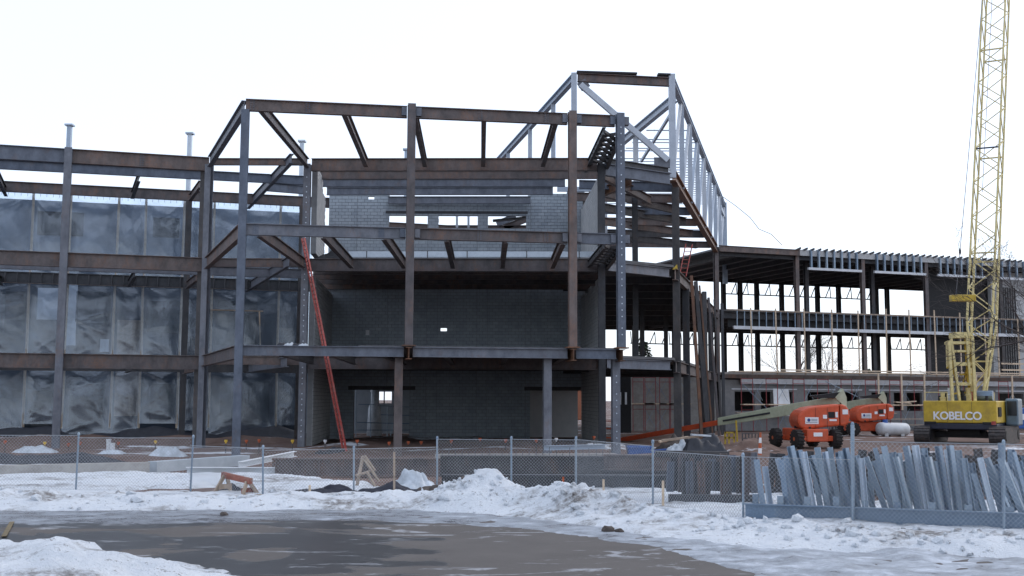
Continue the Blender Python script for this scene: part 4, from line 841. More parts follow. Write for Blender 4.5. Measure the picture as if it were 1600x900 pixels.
def lift(Y, px0, gy, dpx, label, ch_ang, rimmat, boompts, tail=True):
    sc = Y/FPX; org = V((px0-800)*sc*1.005, Y, 0)
    L = thing('boom_lift', label, 'boom lift', org, 'orange boom lifts by the wing')
    k = 1/31.8
    hp = lambda x, y, o: org+V((x-1262)*k, o, (700-y)*k)
    h = MB().loft([[hp(x, y, o) for x, y in HOOD] for o in (-.95, .95)]).build('engine_hood', 'lift_orange', L, bevel=.1)
    MB().loft([[hp(x, y, o) for x, y in CWT] for o in (-.93, .93)]).build('counterweight', 'lift_orange', L, bevel=.1)
    def decal(name, x0, x1, y0, y1, mt, par, off=-.958, r=None):
        o = MB().loft([[hp(x0, y, off), hp(x1, y, off), hp(x1, y, off+.02), hp(x0, y, off+.02)] for y in (y1, y0)]).build(name, mt, par); return o
    d = decal('rental_sticker', 1245, 1267, 650, 661, 'white_print', h, -.966); 
    MB().lathe(hp(1251, 654.5, -.972), hp(1251, 654.5, -.965), ((0, .085), (1, .085)), 14).build('sticker_emblem', 'blue_print', h); decal('sticker_lettering', 1255, 1265, 652.5, 656.5, 'grey_print', h, -.974); decal('sticker_lettering', 1246.5, 1265, 657.5, 659.2, 'grey_print', h, -.974)
    decal('hood_vent', 1283, 1294, 641, 651, 'black', h, -.962); decal('warning_label', 1295, 1299, 641, 650, 'white_print', h, -.962); decal('warning_label', 1274.5, 1281, 646, 652, 'white_print', h, -.962); decal('warning_label', 1285, 1297, 653, 656, 'white_print', h, -.962)
    decal('weight_marking', 1307, 1316, 637, 645, 'white_print', h, -.945)
    for x in (1262, 1281.5): decal('panel_gap', x, x+.5, 634, 667, 'black', h, -.957)
    for x in (1251, 1288): decal('hood_latch', x, x+3, 665.5, 669, 'black', h, -.975)
    MB().path([hp(1296, 664, -.7), hp(1299, 672, -.75), hp(1290, 678, -.6), hp(1276, 676, -.5)], .03, 6).build('hose', 'hose', L)
    # chassis
    c, s = math.cos(ch_ang), math.sin(ch_ang); ex, ey = V(c, s, 0), V(-s, c, 0); cc = org+V((dpx)*k, 0, 0)
    lp = lambda x, y, z: cc+ex*x+ey*y+V(0,0,z)
    lbox(-.62, .62, -1.35, 1.35, .32, .98, lp).build('chassis', 'lift_orange', L, bevel=.06); lbox(-1.0, 1.0, -1.28, -1.02, .35, .62, lp).build('axle', 'lift_orange', L, bevel=.03); lbox(-1.0, 1.0, 1.0, 1.25, .35, .62, lp).build('axle', 'lift_orange', L, bevel=.03)
    lbox(-.25, .25, -1.365, -1.345, .6, .8, lp).build('chassis_plate', 'white_print', L)
    MB().tube(cc+V(0,0,.95), cc+V(0,0,1.12), .55, n=20).build('turntable', 'black', L)
    for x in (-1.08, 1.08):
        for y in (-1.18, 1.18): wheel(lp(x, y, .47), ex, .47, .38, rimmat, L)
    # boom: fat cream section then orange fly section
    pts = boompts
    a, b, b2, e = pts; 
    bo = MB().loft([[p+V(.08*d_[0], .24*d_[0], w*d_[1]) for d_ in ((-1,-1),(1,-1),(1,1),(-1,1))] for p, w in ((a, .2), (a.lerp(b, .12), .30), (a.lerp(b, .38), .31), (b, .22))]).build('main_boom', 'lift_cream', L, bevel=.03)
    MB().bar(a.lerp(b, .55)+V(-.1,-.27,0), a.lerp(b, .95)+V(-.1,-.27,0), .03, .1).build('boom_slot', 'hose', bo); MB().loft([[p+V(0, s_, 0) for p in (a+V(.1,0,.5), a+V(-1.6,0,.28), a+V(-1.3,0,.18), a+V(.05,0,.16))] for s_ in (-.2, .2)]).build('hose_cover', 'black', bo)
    MB().loft([[p+V(0, s_, 0) for p in (a+V(.12,0,.66), a+V(-.3,0,.2), a+V(.3,0,-.4), a+V(.3,0,.2))] for s_ in (-.26, .26)]).build('boom_bracket', 'lift_cream', bo)
    if e: MB().bar(b2, e, .26, .28).build('fly_boom', 'lift_orange', L, bevel=.02)
    return L
LA = lift(59.3, 1262, 700, -10, 'nearer orange boom lift with its cream boom lowered to the left', math.radians(14), 'rim_orange', (AY(1312, 627, 59.6), AY(1122, 659, 64.2), AY(1124, 660, 64.2), AY(962, 689, 68.6)))
e0 = AY(965, 689, 68.5); bk = thing('lift_basket', 'orange work basket at the tip of the lowered fly boom', 'basket', at_z(e0, 0))
for z in (.15, .7, 1.15):
    for (a, b) in (((-.9,-.45),(.9,-.45)), ((.9,-.45),(.9,.45)), ((.9,.45),(-.9,.45)), ((-.9,.45),(-.9,-.45))): MB().tube(e0*1+V(a[0]-.9,a[1],0)-V(0,0,e0.z-z), e0+V(b[0]-.9,b[1],0)-V(0,0,e0.z-z), .025, n=6).build('basket_rail', 'lift_orange', bk)
for x, y in ((-.9,-.45),(.9,-.45),(.9,.45),(-.9,.45)): MB().tube(at_z(e0, .1)+V(x-.9,y,0), at_z(e0, 1.15)+V(x-.9,y,0), .025, n=6).build('basket_post', 'lift_orange', bk)
LB = lift(80.0, 1346, 681, 0, 'farther orange boom lift parked behind the nearer one', math.radians(90), 'rim', (AY(1377, 626, 80.3), AY(1268, 642, 86), AY(1260, 642, 86), None))
# white tank
tk = thing('propane_tank', 'long white cylindrical tank lying behind the farther lift', 'tank', AZ(1395, 681))
a = AY(1374, 670, 78.6); b = AY(1416, 671, 79.5); MB().lathe(a, b, ((-.06, .05), (-.03, .3), (0, .42), (.06, .46), (.94, .46), (1, .42), (1.03, .3), (1.06, .05)), 22).build('shell', 'tank_white', tk, True)
for f in (.2, .8): q = a.lerp(b, f); MB().box(q.x-.12, q.x+.12, q.y-.4, q.y+.4, -.02, q.z-.3).build('saddle', 'tank_white', tk)
q = a.lerp(b, .22); MB().tube(q+V(0,0,.4), q+V(0,0,.66), .2, .16, n=12).build('valve_cover', 'tarp_blue', tk)
# ================================================================ chain link fence
fence = thing('chain_link_fence', 'grey chain link fence with thin posts standing along the snow ridge', 'fence', (0, 28, 0))
FPOSTS = [(-70, 672, 771), (118, 679, 771), (297, 683, 771), (411, 699, 779), (553, 700, 774), (683, 685, 768), (799, 685, 770), (900, 685, 772), (1020, 691, 797), (1161, 712, 817), (1332, 664, 826), (1568, 692, 838), (1760, 690, 850)]
fp = []
for px, y0, y1 in FPOSTS:
    g = AZ(px, y1); t = AY(px+ (5 if px < 300 else 0), y0, g.y); fp.append((g, t))
    o = MB().tube(V(g.x, g.y, -.3), t, .025 if px != 1332 else .038, n=8).build('post', 'galvanized', fence); MB().lathe(t-V(0,0,.02), t+V(0,0,.06), ((0, .034), (.6, .034), (1, .015)), 8).build('post_cap', 'galvanized', o)
def mesh_span(g0, t0, g1, t1):
    h = min(t0.z, t1.z)-.02; a = V(g0.x, g0.y, 0); b = V(g1.x, g1.y, 0); L = (b-a).length; t = (b-a)/L; n = V(-t.y, t.x, 0)*.05; m = MB(); P = .085
    def wire(x0, z0, x1, z1):
        p = a+t*x0+V(0,0,z0)-n; q = a+t*x1+V(0,0,z1)-n; d = (q-p).normalized(); s_ = d.cross(n.normalized())*.0027; k = n.normalized()*.0027
        m.add([p+s_, p-s_*.5+k, p-s_*.5-k, q+s_, q-s_*.5+k, q-s_*.5-k], [(0,1,4,3),(1,2,5,4),(2,0,3,5)])
    z0 = .04; x = -h
    sl = 1.0
    while x < L:
        for sg in (1, -1):
            xs0, xs1 = x, x+(h-z0)*sl; za, zb_ = (z0, h) if sg > 0 else (h, z0)
            if xs1 > 0 and xs0 < L:
                ca_, cb_ = max(0, xs0), min(L, xs1); f0, f1 = (ca_-xs0)/(xs1-xs0), (cb_-xs0)/(xs1-xs0)
                if f1-f0 > .01: wire(ca_, za+(zb_-za)*f0, cb_, za+(zb_-za)*f1)
        x += P
    for z in (h, z0): m.tube(a+t*0+V(0,0,z)-n, b+V(0,0,z)-n, .006, n=4)
    return m
for (g0, t0), (g1, t1) in zip(fp, fp[1:]): mesh_span(g0, t0, g1, t1).build('wire_mesh', 'wire', fence)['kind'] = 'stuff'
# loose upright plastic roll tied to the fence
# ================================================================ galvanized truss rack (right foreground)
rack = thing('galvanized_truss', 'row of upright galvanized steel web members on a long low beam in snow', 'steel truss', (7, 21.6, 0))
G0, G1 = AZ(1165, 818), AZ(1600, 836); gd = (G1-G0).normalized(); gn = V(-gd.y, gd.x, 0); GE = G1+gd*3.5
MB().cbar(at_z(G0, .25), at_z(GE, .25), .30, .14, .02).build('bottom_chord', 'galvanized', rack); MB().cbar(at_z(G0, .16)+gn*1.0+gd*.4, at_z(GE, .16)+gn*1.0, .26, .14, .02).build('bottom_chord', 'galvanized', rack)
MB().bar(at_z(G0, .30)+gn*.5+gd*.2, at_z(GE, .30)+gn*.5, .12, .03).build('bottom_chord', 'galvanized', rack)
def GP(px, py, off): return VP(px, py, G0, G1, off)
for px, y0, w in ((1180, 772, .11), (1219, 775, .12), (1261, 776, .12), (1306, 776, .12), (1352, 782, .11), (1402, 784, .12), (1456, 785, .12), (1513, 789, .13), (1577, 792, .14), (1640, 795, .14)):
    a = GP(px, y0, .1); b = at_z(a, .35); MB().cbar(b, a, w, .09, .012, up=gd).build('stub', 'galvanized', rack)
MEM = [(1193,797,1182,718,0),(1230,800,1220,718,0),(1250,798,1228,712,.6),(1258,797,1235,697,.9),(1272,800,1256,706,.3),(1300,800,1268,712,.9),(1294,798,1277,699,.5),(1312,800,1297,699,.8),(1330,800,1308,714,.2),(1342,800,1321,700,.7),
 (1353,806,1346,716,0),(1386,802,1353,714,.6),(1394,800,1367,700,.8),(1403,800,1381,697,.4),(1424,805,1400,714,.1),(1436,803,1414,697,.7),(1447,805,1430,696,.9),(1471,808,1451,714,0),(1484,808,1466,697,.5),(1498,808,1484,696,.8),(1520,812,1505,716,.2),
 (1543,812,1521,740,.6),(1555,812,1531,715,.1),(1575,800,1540,716,.9),(1602,815,1562,716,.1),(1613,810,1585,706,.5),(1569,790,1567,692,.9),(1640,815,1600,712,.4),(1240,800,1215,716,1.0),(1412,800,1404,708,1.0),(1462,800,1444,710,1.0),(1534,808,1492,722,1.0),(1320,800,1316,705,1.0),(1366,800,1338,712,1.0)]
MEM += [(bx+11, by-2, tx+13, ty+random.uniform(4, 14), 1.1+random.random()*.5) for bx, by, tx, ty, off in MEM[:30]]
for i, (bx, by, tx, ty, off) in enumerate(MEM):
    b = GP(bx, by, .15+off); t = GP(tx, ty, .15+off+random.uniform(-.1,.25)); b.z = min(b.z, .30)
    d = random.choice((.085, .10, .115)); f = random.random(); ya = random.uniform(-.75, .75); gu = gd*math.cos(ya)+gn*math.sin(ya)
    (MB().cbar(b, t, d, .07, .01, up=gu) if f < .3 else MB().ibar(b, t, d, .11, .014, .012, up=gu)).build('web_member', ('galv_bright', 'galvanized', 'galv_bright', 'galvanized')[i % 4] if i % 3 == 1 else 'galvanized', rack)
# dark rusty truss behind it
drk = thing('rusty_truss', 'dark rusty steel truss standing on its chord behind the chain link fence', 'steel truss', (4.6, 27, 0))
H0, H1 = AZ(1045, 792), AZ(1182, 793)
MB().bar(at_z(H0, .14), at_z(H1, .14), .25, .28).build('bottom_chord', 'dark_steel', drk); MB().bar(at_z(H0, 1.12)+V(-.1,1.6,0), at_z(H1, 1.10)+V(-.3,1.6,0), .12, .16).build('top_chord', 'dark_steel', drk)
random.seed(5)
for i in range(17):
    px = 1046+i*8.4+random.uniform(-2,2); off = random.uniform(0, 1.5); b = VP(px, 780, H0, H1, off); t = VP(px+random.uniform(-3, 3), random.uniform(706, 722), H0, H1, off); b.z = .25
    MB().ibar(b, t, .16, .14, .015, .012, up=(1,0,0)).build('web_member', ('mill_steel', 'dark_steel', 'rusty_steel', 'dark_steel')[i % 4], drk)
for i, (x0, x1) in enumerate(((1195, 1330), (1335, 1470), (1475, 1600))):
    m0 = AZ(x0, 775); m1 = AZ(x1, 778); d2 = thing('rusty_truss', ['dark rusty truss standing behind the left third of the galvanized members', 'dark rusty truss standing behind the middle of the galvanized members', 'dark rusty truss standing behind the right third of the galvanized members'][i], 'steel truss', m0)
    MB().bar(at_z(m0, .12), at_z(m1, .12), .2, .22).build('bottom_chord', 'dark_steel', d2)
    for k in range(9):
        f = (k+.5)/9; q = m0.lerp(m1, f); MB().ibar(at_z(q, .2), at_z(q, 1.15+random.uniform(-.12,.1))+V(random.uniform(-.15,.15),0,0), .18, .14, .015, .012, up=(1,0,0)).build('web_member', 'dark_steel', d2)
# ================================================================ girders lying on the site
def girder(name, a, b, z0, d, w, mat, label, group='steel girders laid on the ground'):
    base = at_z((a+b)/2, 0); o = thing(name, label, 'girder', base, group)
    g = MB().ibar(at_z(a, z0+d), at_z(b, z0+d), d, w, .04, .025, top=True).build('web_and_flanges', mat, o)
    t = (b-a).normalized(); n = V(t.y, -t.x, 0); n = n if n.y < 0 else -n
    for f in (.02, .25, .5, .75, .98):
        c = a.lerp(b, f); MB().bar(at_z(c, z0+.045)+n*w*.25, at_z(c, z0+d-.045)+n*w*.25, w*.46, .02, up=t).build('stiffener', mat, o)
    return o
girder('steel_girder', AZ(425, 744), V(-1.7, 35.9, 0), 0, .56, .3, 'rusty_steel', 'long rust brown girder lying behind the wooden sawhorse')
girder('steel_girder', AZ(688, 752), AZ(958, 753), .18, .58, .3, 'dark_steel', 'dark girder raised on blocks behind the middle of the fence')
girder('steel_girder', AZ(690, 766), AZ(1046, 767), 0, .42, .34, 'dark_steel', 'low dark girder nearest the snow ridge behind the fence')
girder('steel_girder', AZ(940, 757), AZ(1178, 760), .0, .42, .3, 'dark_steel', 'dark girder under another beside the rusty truss')
girder('steel_girder', AZ(944, 757), AZ(1175, 760), .42, .44, .3, 'rusty_steel', 'rusty girder stacked on top of another beside the rusty truss')
for i, px in enumerate((700, 780, 860, 945)):
    p = AZ(px, 752); tag(MB().box(p.x-.15, p.x+.15, p.y-.2, p.y+.2, 0, .18).build('timber_block', 'lumber_old', None), '%s timber block from the left under the raised girder' % ('first', 'second', 'third', 'fourth')[i], 'timber block', 'blocks under the girder')
tag(MB().bar(AZ(680, 722, .1)+V(0,0,.05), AZ(962, 721, .1)+V(0,0,.05), .35, .5).build('concrete_curb', 'concrete', None), 'straight pale concrete curb behind the raised girder', 'curb')
a, b = AZ(-30, 746), AZ(232, 739); tag(MB().bar(at_z(a, .17), at_z(b, .17), .35, .36).build('footing_wall', 'concrete', None), 'long low tan concrete footing wall at the left', 'concrete wall')
a, b = AZ(232, 738)+V(.05,.2,0), AZ(378, 727)+V(0,.5,0); tag(MB().bar(at_z(a, .16), at_z(b, .16), .4, .36).build('footing_wall', 'block', None), 'grey concrete footing wall running on toward the corner column', 'concrete wall')
for i, (p0, p1, w, lab) in enumerate((((292, 744), (430, 744), .22, 'white painted beam lying flat left of the rust girder'), ((372, 732), (458, 727), .15, 'white beam sloping up to the right behind the flat one'), ((850, 722), (945, 719), .14, 'pale blue galvanized channel lying on the raised girder'))):
    a, b = AZ(*p0), AZ(*p1); z = .14
    if i == 1: b.z = .22
    if i == 2: z = .55
    tag(MB().cbar(V(a.x, a.y, z), V(b.x, b.y, max(z, b.z+.2 if i == 1 else z)), w*1.3, .2, .02).build('white_beam', 'galv_bright' if i == 2 else 'board_white', None), lab, 'beam')
# ================================================================ sawhorses, tarps, ladders and small things
def sawhorse(A, B, h, mat, label, legmat='lumber_old', skew=0):
    s = thing('sawhorse', label, 'sawhorse', at_z((A+B)/2, 0)); t = (B-A).normalized(); n = V(-t.y, t.x, 0)
    MB().bar(at_z(A, h), at_z(B, h+skew), .09, .14).build('beam', mat, s)
    for e, sg, hh in ((A+t*.12, -1, h), (B-t*.12, 1, h+skew)):
        for k in (-1, 1): MB().bar(at_z(e, hh-.02)+n*k*.04, at_z(e, -.02)+n*k*.30+t*sg*.12, .09, .045, up=t).build('leg', legmat, s)
        MB().bar(at_z(e, hh*.45)+n*.2, at_z(e, hh*.45)-n*.2, .02, .12).build('brace', mat if sg > 0 else legmat, s)
    return s
sh = sawhorse(AZ(345, 775)+V(0,.1,0), AZ(392, 778)+V(.0,.0,0), 0.52, 'worn_red', 'red and weathered wood sawhorse standing in the snow', skew=-.12)
for i, (p, q) in enumerate(((V(0,0,.06), V(.55,-.1,.06)),)): MB().bar(AZ(380, 779)+p, AZ(380, 779)+q, .12, .1).build('board', 'lumber_old', sh)
s2 = thing('tipped_trestle', 'pale wooden trestle tipped over against the dark pile', 'sawhorse', AZ(575, 770))
Yt = AZ(575, 768).y
for a, b, w in (((556, 767), (567, 713), .1), ((566, 713), (592, 752), .09), ((557, 743), (583, 735), .13), ((573, 737), (590, 768), .08), ((570, 712), (586, 735), .05), ((553, 745), (553, 769), .06)):
    MB().bar(AY(*a, Yt), AY(*b, Yt+.35), w*.75, .05).build('leg' if w < .12 else 'tray', 'lumber_old', s2)
def drape(name, c, rx, ry, h, mat, label, cat, seed, peak=1.0, n=26, edge=.06, box=False):
    vs = []; fs = []
    for j in range(n+1):
        for i in range(n+1):
            u = i/n*2-1; v = j/n*2-1; r = max(abs(u), abs(v))**1.0 if box else math.hypot(u, v)
            f = (1-sst(.45, 1.0, r)) if box else max(0, 1-r**1.6)
            z = h*f*(.75+.55*fz(u, v, 1.6, 4, seed)) if peak == 1 else h*max(0, 1-r)**peak
            z += .10*h*abs(fz(u, v, 4, 3, seed+3))-.04
            if mat == 'tarp_white': z = h*(f**.6)*(.55+.6*abs(fz(u, v, 1.7, 3, seed))+.12*abs(fz(u*2, v, 3.5, 3, seed)))-.03
            vs.append((c.x+u*rx*(1+.12*nz(u, v, 2, seed)), c.y+v*ry*(1+.15*nz(v, u, 2, seed)), c.z+z))
    fs = [(j*(n+1)+i, j*(n+1)+i+1, (j+1)*(n+1)+i+1, (j+1)*(n+1)+i) for j in range(n) for i in range(n)]
    o = MB().add(vs, fs).build(name, mat, None, True); return tag(o, label, cat)
drape('silt_fabric', AZ(515, 776), 1.35, .55, .36, 'fabric_navy', 'dark blue silt fabric heaped along the snow left of the trestle', 'fabric', 3)
drape('silt_fabric', AZ(610, 775), 1.1, .6, .42, 'fabric_navy', 'dark fabric heap under the tipped wooden trestle', 'fabric', 7)
drape('silt_fabric', AZ(20, 770), .9, .4, .14, 'fabric_navy', 'flat dark fabric scrap in the snow at the far left', 'fabric', 5)
drape('silt_fabric', AZ(362, 770), .5, .3, .26, 'fabric_navy', 'small dark fabric cone behind the red sawhorse', 'fabric', 9)
drape('wrapped_bundle', AZ(640, 772)+V(0,.35,0), .72, .5, .62, 'tarp_white', 'white plastic wrapped bundle right of the tipped trestle', 'bundle', 11)
drape('rubble_heap', AZ(668, 775)+V(0,.3,0), .55, .4, .32, 'rock', 'dark rubble heap at the left foot of the tall snow ridge', 'rubble', 13)
drape('plastic_scrap', AZ(262, 712), .8, .5, .5, 'tarp_white', 'crumpled white plastic left of the paired columns', 'plastic sheet', 15)
drape('plastic_scrap', AZ(55, 706), 1.0, .6, .4, 'tarp_white', 'crumpled pale plastic at the foot of the left column', 'plastic sheet', 17)
drape('plastic_scrap', AZ(175, 708), .6, .4, .25, 'tarp_white', 'small pale plastic heap beside the white pipe stub', 'plastic sheet', 19)
drape('pipe_bundle_cover', AZ(60, 722), 3.4, .9, .42, 'tarp_black', 'long low dark tarp covered stack behind the footing wall', 'tarp', 21, box=True)
pile = drape('material_pile', AZ(1098, 712), 1.15, .9, .95, 'tarp_black', 'black tarp over a material pile behind the rusty truss', 'tarp', 23, box=True)
drape('white_tarp', AZ(1062, 711)+V(0,-.2,0), .75, .6, .72, 'tarp_white', 'white tarp over the left end of the black covered pile', 'tarp', 25)
drape('rubble_heap', AZ(1058, 702), 1.1, .8, .75, 'rock', 'dark rubbish heap behind the white tarp', 'rubble', 27)
drape('dirt_heap', AZ(935, 706), 2.0, 1.2, .55, 'dirt', 'reddish dirt heap by the foot of the right corner column', 'dirt heap', 29)
drape('dirt_heap', AZ(1170, 703), 1.7, 1.0, .6, 'dirt', 'reddish dirt heap left of the nearer boom lift', 'dirt heap', 31)
drape('debris_heap', AZ(520, 712), .9, .5, .5, 'tarp_black', 'black plastic heap at the foot of the ladder', 'tarp', 33)
bx = thing('blue_tote', 'blue plastic tote with a lid beside the white tarp', 'tote', AZ(998, 712))
p = AZ(998, 712); MB().loft([[p+V(x*k, y*k, z) for x, y in ((-.52,-.35),(.52,-.35),(.52,.35),(-.52,.35))] for z, k in ((0, .9), (.36, 1))]).build('bin', 'tarp_blue', bx); MB().loft([[p+V(x*k, y*k, z) for x, y in ((-.55,-.38),(.55,-.38),(.55,.38),(-.55,.38))] for z, k in ((.365, 1), (.43, .96))]).build('lid', 'tarp_blue', bx)
MB().bar(AZ(1014, 710)+V(0,0,.12), AZ(1045, 710)+V(0,0,.2), .3, .12).build('strap_board', 'tarp_blue', bx)
for i, (a, b, mt) in enumerate((((1030, 690), (1075, 683), 'lumber'), ((1034, 688), (1100, 681), 'lumber_old'), ((1080, 679), (1110, 681), 'tarp_white'))):
    tag(MB().bar(AY(*a, 47.5), AY(*b, 47.9), .14, .08).build('plank', mt, None), ('light plank stuck out of the rubbish heap', 'grey plank lying across the rubbish heap', 'white board on top of the black covered pile')[i], 'plank')
# yellow frame, cone, gate debris right of the pile
yf = thing('yellow_barricade', 'small yellow steel barricade behind the black covered pile', 'barricade', AZ(1140, 694))
Yb = AZ(1140, 694).y
for a, b in (((1133, 694), (1133, 675)), ((1147, 694), (1147, 675)), ((1132, 676), (1148, 676)), ((1132, 684), (1148, 684)), ((1152, 690), (1150, 657)), ((1139, 693), (1139, 676))): MB().bar(AY(*a, Yb), AY(*b, Yb), .09, .09).build('rail', 'crane_yellow', yf)
pc = thing('wire_pallet_cage', 'rusty wire cage left of the nearer lift wheels', 'cage', AZ(1172, 702)); Yc = AZ(1172, 702).y
for k in range(6):
    MB().bar(AY(1160+k*5, 702, Yc), AY(1160+k*5, 676, Yc), .05, .05).build('bar', 'dark_steel', pc)
for y in (677, 685, 693, 701): MB().bar(AY(1159, y, Yc), AY(1187, y, Yc), .06, .06).build('rail', 'rusty_steel', pc)
vs_ = thing('survey_stake', 'orange and white striped marker behind the dark truss', 'marker', AZ(1187, 716)); pv = AZ(1187, 716)
for k in range(5): MB().lathe(pv+V(.01*k,0,.22*k-.02), pv+V(.01*k+.01,0,.22*k+.198), ((0, .09-.01*k), (1, .085-.01*k)), 10).build('band', 'cap_orange' if k % 2 == 0 else 'white_print', vs_)
# ladders
def ladder(A, B, w, side, mat, label, rung='galvanized', both=1):
    L = thing('ladder', label, 'ladder', A); d = (B-A); n = d.length; u = d/n; f = u.cross(side).normalized()
    for s in (-1, 1): MB().cbar(A+side*s*w/2, B+side*s*w/2, .09, .04, .012, up=f).build('rail', mat, L)
    k = .3
    while k < n: MB().tube(A+u*k-side*w/2, A+u*k+side*w/2, .02, n=6).build('rung', rung, L); k += .305
    return L
la = AZ(541, 712, 0); la = V(la.x, 48.3, -.05); la.x = AY(541, 715, 48.3).x; lb = AY(474, 372, 57.0)
ladder(la, lb, .3, V(.55, -.8, 0).normalized(), 'red_paint', 'tall red extension ladder leaning through the floors by the left block wall', 'red_paint')
ladder(AY(1067, 432, 63.5), AY(1077, 382, 64.6), .42, V(.9, .3, 0).normalized(), 'red_paint', 'short red ladder standing on the upper floor of the corner frame', 'red_paint')
sc_ = thing('yellow_sign', 'small yellow triangle at the edge of the upper corner floor', 'sign', AY(1053, 420, 61)); Yq = 60.9
MB().prism([AY(1050, 421, Yq), AY(1059, 421, Yq), AY(1058, 413, Yq)], (0,.06,0)).build('panel', 'crane_yellow', sc_)
for i, px in enumerate((438, 450, 463, 473)):
    p = AY(px, 537, 47.3); o = drape('sack', V(p.x, 47.6, L1+.02), .24, .3, .2, 'tarp_white' if i % 2 else 'tarp_black', ('first dark sack from the left on the lower floor edge', 'second sack from the left, white, on the lower floor edge', 'third sack from the left, dark, on the lower floor edge', 'rightmost white sack on the lower floor edge')[i], 'sack', 40+i, box=True, n=10)
# dark tool bundle on the second floor
p = BX(500, 392, .2); o = drape('cable_heap', at_z(p, L2+.02)+V(.6,.3,0), .9, .35, .5, 'black', 'black heap of gear on the upper floor by the left block wall', 'gear', 51)
# stakes with safety caps
CAPS = [(8,691,0),(70,693,1),(107,695,0),(125,693,0),(185,693,0),(243,691,1),(353,690,1),(385,690,0),(405,689,0),(457,690,1),(508,690,2),(558,690,0),(608,693,0),(638,692,0),(658,692,0),(705,690,0),(750,687,0),(790,689,0),(838,689,0),(869,687,2),(928,684,0)]
for i, (px, py, k) in enumerate(CAPS):
    Y = 48.5+random.uniform(0, 5); t = AY(px, py, Y); z0 = ground_h(t.x, Y)
    cn = sum(1 for c_ in CAPS[:i] if c_[2] == k)
    s = thing('rebar_stake', '%s of the %s capped rebar stakes counted from the left' % (('first', 'second', 'third', 'fourth', 'fifth', 'sixth', 'seventh', 'eighth', 'ninth', 'tenth', 'eleventh', 'twelfth', 'thirteenth', 'fourteenth', 'fifteenth', 'sixteenth')[cn], ('orange', 'yellow', 'white')[k]), 'stake', (t.x, Y, z0), 'capped rebar stakes')
    MB().tube(V(t.x, Y, z0-.1), t, .02, n=6).build('rod', 'dark_steel', s); MB().lathe(t-V(0,0,.08), t+V(0,0,.08), ((0, .03), (.3, .035), (.4, .07), (1, .075)), 10).build('cap', ('cap_orange', 'cap_yellow', 'white_print')[k], s)
for i, (px, y0, y1, mt, lab) in enumerate(((880, 745, 770, 'cap_orange', 'short pink marker stake in front of the low girder'), (943, 749, 778, 'lumber', 'thin pale stake standing in snow right of the pink one'), (1036, 751, 795, 'lumber', 'thin pale stake just right of the fence post by the rusty truss'), (779, 758, 772, 'red_paint', 'tiny red marker poking out of the snow ridge'), (484, 758, 778, 'lumber', 'pale stake holding the dark silt fabric'), (616, 706, 772, 'lumber_old', 'tall thin stake right of the tipped trestle'))):
    g = AZ(px, y1+6); t = AY(px, y0, g.y); tag(MB().bar(V(g.x, g.y, -.1), t, .05, .035).build('wood_stake', mt, None), lab, 'stake')
# pipe stubs, rebar on the curb
for i, (px, y0, y1) in enumerate(((170, 686, 704), (176, 692, 705))):
    g = AZ(px, y1); t = AY(px, y0, g.y); o = MB().lathe(V(g.x, g.y, -.05), t, ((0, .11), (.9, .11), (.92, .125), (1, .125)), 12).build('pipe_stub', 'board_white', None); tag(o, ('taller white pipe stub standing among the plastic scraps', 'shorter white pipe stub beside the taller one')[i], 'pipe')
m = MB(); 
for i in range(26):
    px = 690+i*10.5; q = AZ(px, 721, .3); m.tube(q-V(0,0,.1), q+V(random.uniform(-.03,.03),0,random.uniform(.25,.5)), .012, n=4)
o = m.build('starter_bars', 'cable', None); tag(o, 'row of thin rebar ends sticking up from the concrete curb', 'rebar', kind='stuff')
# work in the doorway: railing and tower
rl = thing('scaffold', 'scaffold rails seen through the left doorway of the block wall', 'scaffold', (-8, 72.5, 0), 'red scaffold frames along the block walls')
for a, b in (((556, 687), (556, 612)), ((579, 687), (579, 612)), ((605, 684), (605, 634)), ((558, 660), (640, 662)), ((558, 672), (640, 672)), ((590, 634), (640, 636)), ((595, 648), (640, 649)), ((610, 684), (614, 662)), ((622, 684), (622, 662)), ((560, 632), (585, 632))): MB().tube(AY(*a, 72.5), AY(*b, 72.5), .03, n=6).build('tube', 'galvanized', rl)
pp = AY(585, 655, 75); o = MB().lathe(V(pp.x, 75, 0), V(pp.x, 75, 3.6), ((0, .5), (.5, .42), (.6, .3), (1, .3)), 12).build('wrapped_column', 'tarp_white', None, True); tag(o, 'pale wrapped column seen through the left doorway', 'column')
bl = thing('brick_building', 'reddish brick house seen through the gap beside the right doorway', 'building', (6.6, 140, 0))
MB().box(5.2, 10.5, 140, 146, 0, 4.2).build('wall', 'brick_red', bl); MB().prism([V(4.8,139.6,4.2), V(10.9,139.6,4.2), V(7.8,139.6,6.4)], (0,7,0)).build('roof', 'dark_steel', bl)
MB().box(6.3, 7.3, 139.9, 140, 1.2, 2.6).build('window', 'glass_dark', bl)
# blue machine at the right edge
bm_ = thing('blue_trailer', 'blue equipment partly cut off at the right edge behind the crane', 'machine', AZ(1610, 684)); q = AZ(1612, 684)
MB().box(q.x-1.0, q.x+2.5, q.y, q.y+1.8, .6, 2.0).build('body', 'tarp_blue', bm_, bevel=.08); MB().box(q.x-.8, q.x+.3, q.y-.02, q.y, 1.2, 1.6).build('panel', 'white_print', bm_)
for x in (.2, 1.4): wheel(q+V(x,-.1,.4), V(0,1,0), .4, .25, 'rim', bm_)
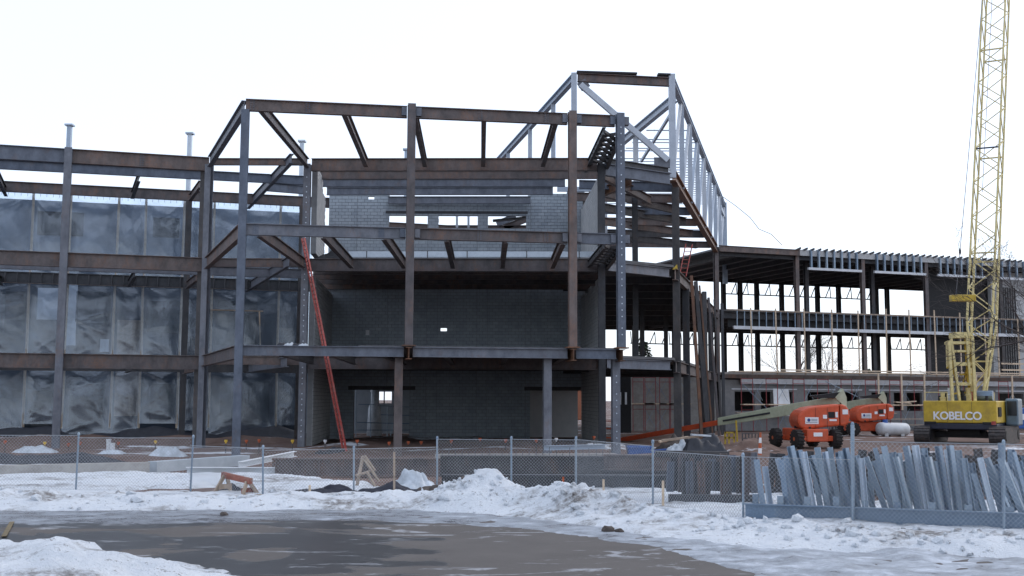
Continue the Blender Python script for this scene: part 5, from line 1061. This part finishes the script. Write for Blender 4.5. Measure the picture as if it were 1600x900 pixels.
# ================================================================ trees
def bare_tree(name, base, h, label, seed, lean=V(0,0,1), spread=.55, r=.16, group=None, depth=5, thin=1.0):
    rnd = random.Random(seed); o = thing(name, label, 'tree', base, group); tk_ = MB(); br = MB()
    def grow(p, d, L, r, k):
        n = 3 if k < 4 else 2; q = p
        for i in range(n):
            d = (d+V(rnd.uniform(-1,1), rnd.uniform(-1,1), rnd.uniform(-.5,.9))*.13).normalized(); e = q+d*L/n; r1 = r*(1-.30/n*1.2)
            (tk_ if k == 0 else br).tube(q, e, r, r1, n=6 if k < 2 else 4, cap=False); q = e; r = r1
            if k and i < n-1 and k < depth: side(q, d, L*.55, r*.5, k+1)
        if k < depth:
            for j in range(3 if k < 2 else 2): side(q, d, L*rnd.uniform(.62,.8), r*.66, k+1)
    def side(q, d, L, r, k):
        a = Vector((rnd.uniform(-1,1), rnd.uniform(-1,1), rnd.uniform(-.3,.5))); a = (a-d*a.dot(d)).normalized()
        grow(q, (d+a*spread*rnd.uniform(.6,1.3)).normalized(), L, max(r, .008*thin), k)
    grow(base-V(0,0,.2), lean.normalized(), h*.33, r, 0)
    tk_.build('trunk', 'bark', o, True); br.build('crown', 'bark', o, True); return o
bare_tree('bare_tree', V(AZ(1248, 640).x*0+31.5, 124, 0), 12.5, 'bare tree seen through the left openings of the right wing', 3, group='bare trees beyond the wing')
bare_tree('bare_tree', V(37, 128, 0), 11, 'smaller bare tree seen through the middle openings of the right wing', 8, group='bare trees beyond the wing')
bare_tree('bare_tree', V(25.0, 46, 0), 11.5, 'bare tree reaching in from the right edge over the crane', 12, lean=V(-.18,0,1), r=.17, spread=.75, depth=6, thin=.8)
def evergreen(base, h, r, label, seed):
    rnd = random.Random(seed); o = thing('pine_tree', label, 'tree', base); MB().tube(base-V(0,0,.2), base+V(0,0,h), .16, .02, n=7).build('trunk', 'bark', o); m = MB()
    for i in range(1500):
        f = rnd.random()**.8; z = h*(.16+.84*f); R = r*(1-f)**.8*(.55+.6*rnd.random())+.12; th = rnd.uniform(0, 6.283); th = round(th*3.2+rnd.uniform(-.28,.28)*2)/3.2
        p = base+V(R*math.cos(th), R*math.sin(th), z-.25*R); s_ = rnd.uniform(.14,.34)
        a = V(rnd.uniform(-1,1), rnd.uniform(-1,1), rnd.uniform(-.6,.6)).normalized()*s_; b = V(rnd.uniform(-1,1), rnd.uniform(-1,1), rnd.uniform(-.6,.6)).normalized()*s_
        m.add([p, p+a, p+b, p+(a+b)*.9], [(0,1,3,2)])
    m.build('crown', 'needles', o); return o
p = AY(1006, 600, 118); evergreen(V(p.x, 118, 0), 8.6, 2.6, 'dark evergreen tree seen through the corner frame', 4)
p = AY(1356, 600, 150); evergreen(V(p.x, 150, 0), 6.6, 1.6, 'small far evergreen seen through the right wing openings', 6)
p = AY(1400, 600, 160); o = thing('utility_pole', 'far utility pole with crossarms seen through the right wing', 'utility pole', V(p.x, 160, 0)); MB().tube(V(p.x,160,-.2), V(p.x,160,6.2), .12, .1).build('pole', 'bark', o)
for z, w in ((5.9, 1.6), (5.3, 1.0)): MB().bar(V(p.x-w,160,z), V(p.x+w,160,z), .12, .12).build('crossarm', 'bark', o)
